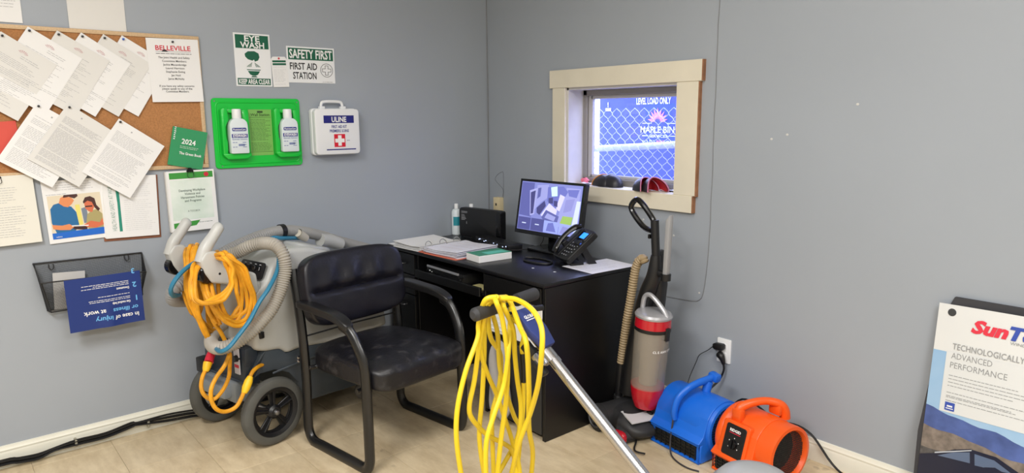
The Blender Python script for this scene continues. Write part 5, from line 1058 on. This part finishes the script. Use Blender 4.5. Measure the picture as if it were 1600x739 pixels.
# ================================================================== AIR MOVERS
def volute(m, x0, x1, yc, zc_, r, yo, h, bev=.014):
    """snail housing cut: barrel circle joined to a low outlet towards -y"""
    pts = []
    for k in range(0, 25):
        a = R(-90+ k*(240/24.0)); pts.append((yc+r*math.cos(a), zc_+r*math.sin(a)))
    # a runs from the bottom, round the back and the top, to the front shoulder
    pts += [(yc-r*.98-.015, h+.035), (yc-r-.045, h+.008), (yo+.012, h), (yo, h-.006), (yo, .010), (yo+.01, .004)]
    m.prism(pts, x0, x1, 'X', bev, 3); return m
def grille(m, x, yc, zc_, r, n):
    for k in range(-n, n+1):
        t_ = r*k/(n+.5); hlf = math.sqrt(max(0, r*r-t_*t_))
        m.tube([(x, yc-hlf, zc_+t_), (x, yc+hlf, zc_+t_)], .0018, 4, caps=False); m.tube([(x, yc+t_, zc_-hlf), (x, yc+t_, zc_+hlf)], .0018, 4, caps=False)
    return m
blue = mat('bright_blue_plastic', (22, 104, 214), .36, var=.05, scale=6); orange = mat('orange_plastic', (240, 92, 24), .36, var=.05, scale=6)
gr_m = mat('black_grille', (20, 22, 22), .5)
# blue
bf = thing('air_mover', 'bright blue carpet air mover behind the orange one', 'air mover', (1.812, -.255, 0), R(-7)); bf.scale = (.92, .87, .87)
obj('housing', volute(M(), -.155, .160, 0, .152, .138, -.165, .100), blue, bf, 45)
obj('barrel_end', M().lathe([(.06, -.175), (.10, -.172), (.128, -.16), (.138, -.140), (.139, .10), (.134, .15), (.125, .175), (.112, .178), (.108, .12), (.06, .12)], (0, 0, .152), 'X', 48), blue, bf, 45)
obj('intake_grille', grille(M(), .162, 0, .152, .108, 8), gr_m, bf, 0); obj('fan_wheel', M().lathe([(0, .10), (.05, .11), (.105, .105), (.106, .02), (0, .02)], (0, 0, .152), 'X', 40), gr_m, bf)
og = M(); og.box(-.128, .136, -.169, -.160, .018, .086, .004)
for z in (.034, .052, .070): og.box(-.126, .134, -.174, -.166, z-.002, z+.002)
for k in range(9): x = -.115+.031*k; og.box(x-.002, x+.002, -.174, -.166, .018, .086)
obj('outlet_grille', og, gr_m, bf, 0)
obj('outlet_lip', M().tube([(-.148, -.166, .008), (.153, -.166, .008), (.155, -.166, .096), (-.150, -.166, .096)], .008, 8, closed=True), blue, bf)
obj('handle', M().tube([(-.02, -.146, .165), (-.02, -.150, .215), (-.015, -.130, .275), (.0, -.085, .318), (.01, -.03, .338), (.015, .04, .345), (.018, .085, .350)], [.016, .019, .020, .020, .020, .021, .022], 14, 5, flat=.8), blue, bf)
obj('handle_post', M().tube([(.018, .05, .335), (.016, .03, .27)], .022, 12).cbox((.022, .088, .352), (.058, .045, .044), .012, Euler((0, R(10), 0))), blue, bf)
obj('power_cord', M().tube([(-.02, -.158, .17), (-.018, -.168, .11), (-.012, -.182, .05), (.02, -.21, .010), (.08, -.235, .005), (.15, -.24, .005), (.2, -.22, .005)], .0042, 8, 5), mat('grey_black_cord', (58, 56, 60), .4), bf)
# orange
of = thing('air_mover', 'orange carpet air mover with a black dial panel', 'air mover', (2.120, -.275, 0), R(-9)); of.scale = (.93, .93, .93)
obj('housing', volute(M(), -.115, .085, 0, .145, .132, -.150, .085), orange, of, 45)
obj('barrel', M().lathe([(.05, -.135), (.10, -.134), (.134, -.128), (.142, -.118), (.142, -.095), (.132, -.085), (.132, .0), (.126, .08), (.128, .15), (.126, .166), (.112, .168), (.104, .155), (.102, .11), (.05, .11)], (0, 0, .145), 'X', 48), orange, of, 45)
obj('intake_grille', grille(M(), .150, 0, .145, .103, 10), gr_m, of, 0); obj('fan_wheel', M().lathe([(0, .11), (.05, .12), (.10, .108), (.10, .02), (0, .02)], (0, 0, .145), 'X', 40), gr_m, of)
# panel boss, faces the outlet side
TPn = Matrix.Translation((-.012, -.128, .165)) @ Matrix.Rotation(R(74), 4, 'X')
bs = M(); bs.T = TPn; bs.prism(rrect(-.078, -.082, .066, .086, .014), -.05, .014, 'Z', .008, 3); obj('panel_boss', bs, orange, of, 45)
bs = M(); bs.T = TPn; bs.prism(rrect(-.056, -.066, .052, .072, .010), .013, .018, 'Z', .002, 1); cpl = obj('dial_panel', bs, black_pl, of)
bs = M(); bs.T = TPn; bs.lathe([(0, .030), (.018, .030), (.020, .024), (.021, .018)], (.0, -.012, 0), 'Z', 24).box(-.003, .003, -.03, .006, .03, .036, .001, 1); obj('dial', bs, black_gl, cpl)
bs = M(); bs.T = TPn; bs.text('RIDGID', -.004, .042, .016, .0186, w=.058, align='CENTER', bold=.04)
for k in range(5): a = R(-120+60*k); bs.rect(.0+.028*math.sin(a)-.002, -.012+.028*math.cos(a)-.002, .028*math.sin(a)+.002, -.012+.028*math.cos(a)+.002, .0186)
obj('lettering', bs, white_ink, cpl, 0); bs = M(); bs.T = TPn; bs.rect(-.034, .034, .026, .037, .0188); obj('red_underline', bs, ink_r, cpl, 0)
og = M(); og.box(-.105, .045, -.154, -.146, .016, .074, .003)
for z in (.030, .045, .060): og.box(-.104, .044, -.159, -.151, z-.002, z+.002)
for k in range(6): x = -.09+.027*k; og.box(x-.002, x+.002, -.159, -.151, .016, .074)
obj('outlet_grille', og, gr_m, of, 0)
obj('outlet_lip', M().tube([(-.118, -.151, .008), (.060, -.151, .008), (.062, -.151, .080), (-.120, -.151, .080)], .007, 8, closed=True), orange, of)
obj('handle', M().tube([(-.045, -.08, .265), (-.045, -.075, .300), (-.02, -.03, .322), (.01, .03, .328), (.045, .075, .315), (.055, .095, .285), (.056, .10, .25)], [.022, .021, .018, .017, .019, .022, .024], 14, 5), orange, of)
obj('handle_post', M().cbox((-.045, -.085, .270), (.05, .035, .06), .008), orange, of); obj('handle_post', M().cbox((.03, .07, .29), (.06, .03, .05), .008), orange, of)
obj('latch_tab', M().cbox((.03, -.152, .092), (.045, .02, .012), .003), orange, of)
# cords behind the fans
o = obj('electric_lead', M().tube([(0, 0, .06), (.06, .02, .13), (.13, .03, .15), (.2, .02, .12), (.26, -.01, .11), (.33, .02, .14), (.42, .03, .12), (.52, .02, .03), (.6, -.005, .008), (.75, -.03, .006), (.9, -.06, .006), (1.1, -.10, .006)], .005, 8, 5).tube([(.02, .01, .09), (.1, .015, .18), (.2, .005, .17), (.28, -.02, .13), (.25, -.02, .06), (.15, .0, .05), (.05, .01, .06)], .0045, 8, 5), cbl, None, loc=(1.80, -.055, 0)); tag(o, 'black power cord looping behind the blue and orange air movers', 'power cord')
o = obj('electric_lead', M().tube([(0, 0, .10), (-.015, -.02, .05), (-.03, -.05, .012), (.02, -.12, .006), (.07, -.19, .006), (.12, -.18, .006)], .0042, 8, 5).cbox((0, 0, .10), (.03, .02, .02), .004), cbl, None, loc=(1.615, -.345, .005)); tag(o, 'short black cord lying from the vacuum foot to the blue air mover', 'power cord')

# ================================================================== FLOOR BUFFER
import mathutils
bu = thing('floor_buffer', 'floor buffer with a chrome pole and black grips before the desk', 'floor buffer', (2.66, -1.138, 0))
def bl(l): return local(bu, l)
ba, bb = Vector((1.808, -1.504, .84)), Vector((1.733, -1.161, .84)); bdir = (bb-ba).normalized(); pd = Vector((.977, .214, 0))
mid = (ba+bb)/2
obj('grip', M().tube(bl([ba, ba+bdir*.012, ba+bdir*.12]), [.012, .0225, .022], 18), mat('soft_grip', (50, 50, 52), .65), bu)
obj('grip', M().tube(bl([bb, bb-bdir*.012, bb-bdir*.12]), [.012, .0225, .022], 18), mat('soft_grip', (50, 50, 52), .65), bu)
obj('handle_bar', M().tube(bl([ba+bdir*.11, bb-bdir*.11]), .013, 12).tube(bl([ba+bdir*.14+Vector((.035, 0, -.02)), bb-bdir*.06+Vector((.05, .0, -.03))]), .0055, 8).tube(bl([bb-bdir*.10+Vector((.04, .0, -.03)), bb-bdir*.03+Vector((.055, .0, -.035))]), .011, 10), black_pl, bu)
P0 = Vector(POLE0); P1 = Vector(POLE1); pdv = (P1-P0).normalized()
PE = P1 + pdv*.36
obj('pole', M().tube(bl([P0-pdv*.10, PE]), .0185, 24), chrome, bu)
# blue switch plate along the pole head
ux = pdv; uy = bdir; uz = ux.cross(uy).normalized()
if uz.z < 0: uz = -uz
Tpl = Matrix((ux, uy, ux.cross(uy))).transposed().to_4x4(); Tpl.translation = Vector(bl([P0-pdv*.16])[0])
s_z = 1 if ux.cross(uy).z > 0 else -1
bp_ = M(); bp_.T = Tpl; bp_.prism([(.01, -.034), (.03, -.046), (.10, -.044), (.165, -.026), (.165, .026), (.10, .044), (.03, .046), (.01, .034)], s_z*.006, s_z*.034, 'Z', .006, 2)
obj('switch_housing', bp_, mat('navy_cover', (42, 56, 116), .5, bump=.08, bscale=400), bu)
lt = M(); lt.T = Tpl @ Matrix.Translation((.055, .0, s_z*.0345)) @ Matrix.Rotation(R(90), 4, 'Z') @ Matrix.Rotation(0 if s_z > 0 else math.pi, 4, 'Y')
lt.text('GLOBAL', 0, .002, .017, .0006, w=.058, align='CENTER', bold=.03).rect(-.028, -.006, .028, -.003, .0006)
obj('lettering', lt, white_ink, bu, 0)
cl_ = M(); cl_.T = Tpl; cl_.tube([(.16, 0, -.006*s_z), (.205, 0, -.006*s_z)], .026, 18).cbox((.18, -.03, -.02*s_z), (.05, .03, .03), .006).cbox((.20, .03, -.016*s_z), (.04, .02, .03), .005); obj('chrome_clamp', cl_, chrome, bu)
hk = M(); hk.T = Tpl; hk.cbox((.20, -.035, -.035*s_z), (.06, .03, .02), .006).cbox((.13, -.03, -.03*s_z), (.05, .02, .04), .006); obj('cord_hook', hk, black_pl, bu)
# base under the frame edge
gdm = mat('grey_motor_cover', (150, 152, 154), .4)
obj('yoke', M().cbox((-.105, -.02, .12), (.10, .12, .07), .012), gdm, bu)
obj('brush_deck', M().lathe([(0, .035), (.215, .035), (.225, .05), (.222, .085), (.20, .105), (.15, .118), (0, .12)], (0, 0, 0), 'Z', 48), mat('grey_deck', (120, 122, 124), .4), bu)
obj('bumper', M().tube([(.225*math.cos(2*math.pi*k/40), .225*math.sin(2*math.pi*k/40), .065) for k in range(40)], .012, 8, closed=True), dark_rub, bu)
obj('motor_housing', M().lathe([(0, .12), (.115, .12), (.118, .20), (.118, .435), (.112, .468), (.09, .492), (.05, .506), (0, .510)], (-.058, -.012, 0), 'Z', 44), gdm, bu)
obj('pad', M().lathe([(0, .001), (.20, .001), (.20, .035), (0, .035)], (0, 0, 0), 'Z', 40), mat('red_pad', (150, 50, 50), .9), bu)
for s_ in (-1, 1): obj('transport_wheel', M().tube([(-.20, .10*s_-.015, .05), (-.20, .10*s_+.015, .05)], .05, 24), dark_rub, bu)
ym = mat('bright_yellow_cord', (236, 206, 38), .42)
cd = thing('extension_lead', 'bright yellow cord looped over the floor buffer grips', 'power cord', (1.80, -1.33, .84))
for l in BLOOPS: obj('cord_loop', M().tube(local(cd, l), .0085, 10, 7, closed=False), ym, cd)
obj('pigtail', M().tube(local(cd, BPIG), .0082, 10, 6), ym, cd); obj('connector', M().tube(local(cd, BCONN), [.010, .011, .010, .010], 12, 6), black_pl, cd); obj('pigtail', M().tube(local(cd, BTAIL), .0082, 10, 6), ym, cd)

# ================================================================== POSTER BOARD, right
pb = thing('poster_display', 'tall white window film poster on a charcoal backing board by the right wall', 'poster', (2.655, -.10, 0), rot=(R(-5.0), 0, 0))
PWd, PH = .61, .790
obj('backing_board', M().prism([(-.010, 0), (PWd+.03, 0), (PWd+.03, PH+.030), (.045, PH+.030), (.03, PH-.01), (-.002, PH-.3), (-.018, .3)], .012, .022, 'Y', .002, 1), mat('charcoal_board', (58, 58, 62), .7), pb)
def pwarp(v): # board frame: x right, y up, z out of the board -> thing frame
    bow = .022*math.sin(math.pi*min(1, max(0, v.x/PWd)))
    lean = -.028*(1-v.y/PH)**1.5*(1-v.x/PWd)
    return Vector((v.x+ (-.0)*v.y, -(v.z+bow)+.010, v.y+.006*math.sin(math.pi*v.x/PWd)))
def pp_(m): return m
card = M().grid(PWd, PH, .0012, 16, 6, 0, 0)
pc = obj('poster_sheet', card, mat('poster_white', (226, 228, 228), .3, coat=.2), pb, 60, pwarp)
def pprint(n, pts, m_, z=.0018, par=pc): # fine strips so print follows the bow
    return obj(n, strip(pts, z), m_, par, 0, pwarp)
def strip(pts, z):
    """polygon given as top and bottom outline functions of x"""
    xs, top, bot = pts; m = M(); vs = []
    for x, t_, b in zip(xs, top, bot): vs += [(x, b, z), (x, t_, z)]
    m.add(vs, [(2*i, 2*i+2, 2*i+3, 2*i+1) for i in range(len(xs)-1)]); return m
xs = [PWd*i/24 for i in range(25)]
sky = mat('print_sky', (132, 178, 222), .35, col2=(176, 206, 232), scale=2, coat=.2)
pprint('sky_print', (xs, [.618]*25, [.10]*25), sky)
rn = random.Random(11)
def ridge(b, a, s_): return [b+a*math.sin(x*9+s_)+a*.5*math.sin(x*23+s_*2)+a*.25*math.sin(x*57+s_) for x in xs]
pprint('far_mountain_print', (xs, [r_-.10*x for r_, x in zip(ridge(.392, .012, 1), xs)], [.15]*25), mat('print_blue_mountain', (78, 98, 158), .4, var=.25, scale=18), .0021)
pprint('near_hill_print', (xs, [r_-.06*x for r_, x in zip(ridge(.330, .010, 2.2), xs)], [.10]*25), mat('print_brown_hill', (126, 116, 108), .4, var=.35, scale=40), .0024)
pprint('ground_print', (xs, [r_ for r_ in ridge(.25, .006, 3)], [.0]*25), mat('print_scrub', (86, 84, 84), .4, var=.4, scale=60), .0026)
pprint('white_panel_print', ([.045+(.52)*i/12 for i in range(13)], [.622]*13, [.40]*13), mat('poster_panel', (222, 225, 226), .35), .0030)
CDY = .048
car = [(a, b+(CDY if b > .05 else 0)) for a, b in [(.0, .17), (.05, .19), (.11, .225), (.16, .245), (.24, .245), (.31, .215), (.36, .19), (.44, .175), (.52, .15), (.56, .10), (.56, .02), (0, .02)]]
def polygrid(pts, z):
    xs_ = sorted(set([p[0] for p in pts]+[i*.03 for i in range(19)])); top = [p for p in pts[:10]]
    def ti(x):
        for a, b in zip(top, top[1:]):
            if a[0] <= x <= b[0]: return a[1]+(b[1]-a[1])*(x-a[0])/(b[0]-a[0])
        return top[-1][1]
    xs_ = [x for x in xs_ if x <= .56]; return strip((xs_, [ti(x) for x in xs_], [.02]*len(xs_)), z)
obj('car_print', polygrid(car, .0032), mat('print_dark_car', (34, 38, 58), .25), pc, 0, pwarp)
obj('car_window_print', M().add([(.06, 0.233, .0038), (.11, 0.263, .0038), (.16, 0.281, .0038), (.165, 0.243, .0038)], [(3, 2, 1, 0)]).add([(.175, 0.281, .0038), (.235, 0.280, .0038), (.29, 0.253, .0038), (.18, 0.241, .0038)], [(3, 2, 1, 0)]), mat('print_window', (96, 112, 140), .2), pc, 0, pwarp)
obj('car_line_print', M().add([(.05, 0.238, .0042), (.165, 0.288, .0042), (.165, 0.292, .0042), (.05, 0.243, .0042)], [(0, 1, 2, 3)]).add([(.30, 0.253, .0042), (.26, 0.188, .0042), (.265, 0.188, .0042), (.306, 0.253, .0042)], [(0, 1, 2, 3)]).add([(.36, 0.228, .0042), (.5, 0.188, .0042), (.5, 0.184, .0042), (.36, 0.224, .0042)], [(0, 3, 2, 1)]), mat('print_chrome_line', (190, 196, 206), .3), pc, 0, pwarp)
l = M().text('Sun', .112, .705, .062, .0034, w=.112, bold=.05, shear=.25); obj('red_lettering', l, mat('poster_red', (226, 58, 78), .4), pc, 0, pwarp)
l = M().text('Tek', .226, .705, .062, .0034, w=.118, bold=.05, shear=.25); obj('blue_lettering', l, mat('poster_blue', (58, 84, 176), .4), pc, 0, pwarp)
l = M().text('WINDOW FILMS', .232, .688, .014, .0034, w=.12).text('TECHNOLOGICALLY', .062, .632, .031, .0036, w=.218).text('ADVANCED', .062, .598, .031, .0036, w=.128).text('PERFORMANCE', .062, .564, .031, .0036, w=.176)
obj('grey_lettering', l, mat('poster_grey_ink', (150, 152, 154), .5), pc, 0, pwarp)
obj('small_lettering', M().greek(.062, .31, .535, .45, .0125, .0022, 19, .0036, short=.2).greek(.062, .31, .455, .43, .0125, .0022, 9, .0036), mat('poster_grey_ink', (150, 152, 154), .5), pc, 0, pwarp)
obj('blue_badge', M().box(.062, .094, .408, .438, .0038, .0042), mat('poster_blue', (58, 84, 176), .4), pc, 0, pwarp)
obj('badge_print', M().rect(.066, .414, .090, .417, .0046).rect(.069, .421, .087, .427, .0046), white_ink, pc, 0, pwarp)
obj('corner_grommet', M().lathe([(.0, .004), (.012, .004), (.014, .0015), (0, .001)], (.045, .762, 0), 'Z', 18), mat('dark_grommet', (60, 62, 64), .5), pc, 40, pwarp)

# ================================================================== litter on the floor
o = obj('red_spot', M().lathe([(0, .002), (.006, .0018), (.009, .0004)], (0, 0, 0), 'Z', 12), mat('dark_red', (120, 24, 28), .5), None, loc=(1.77, -.60, .0)); tag(o, 'tiny dark red spot on the floor tiles before the blue air mover', 'spot')
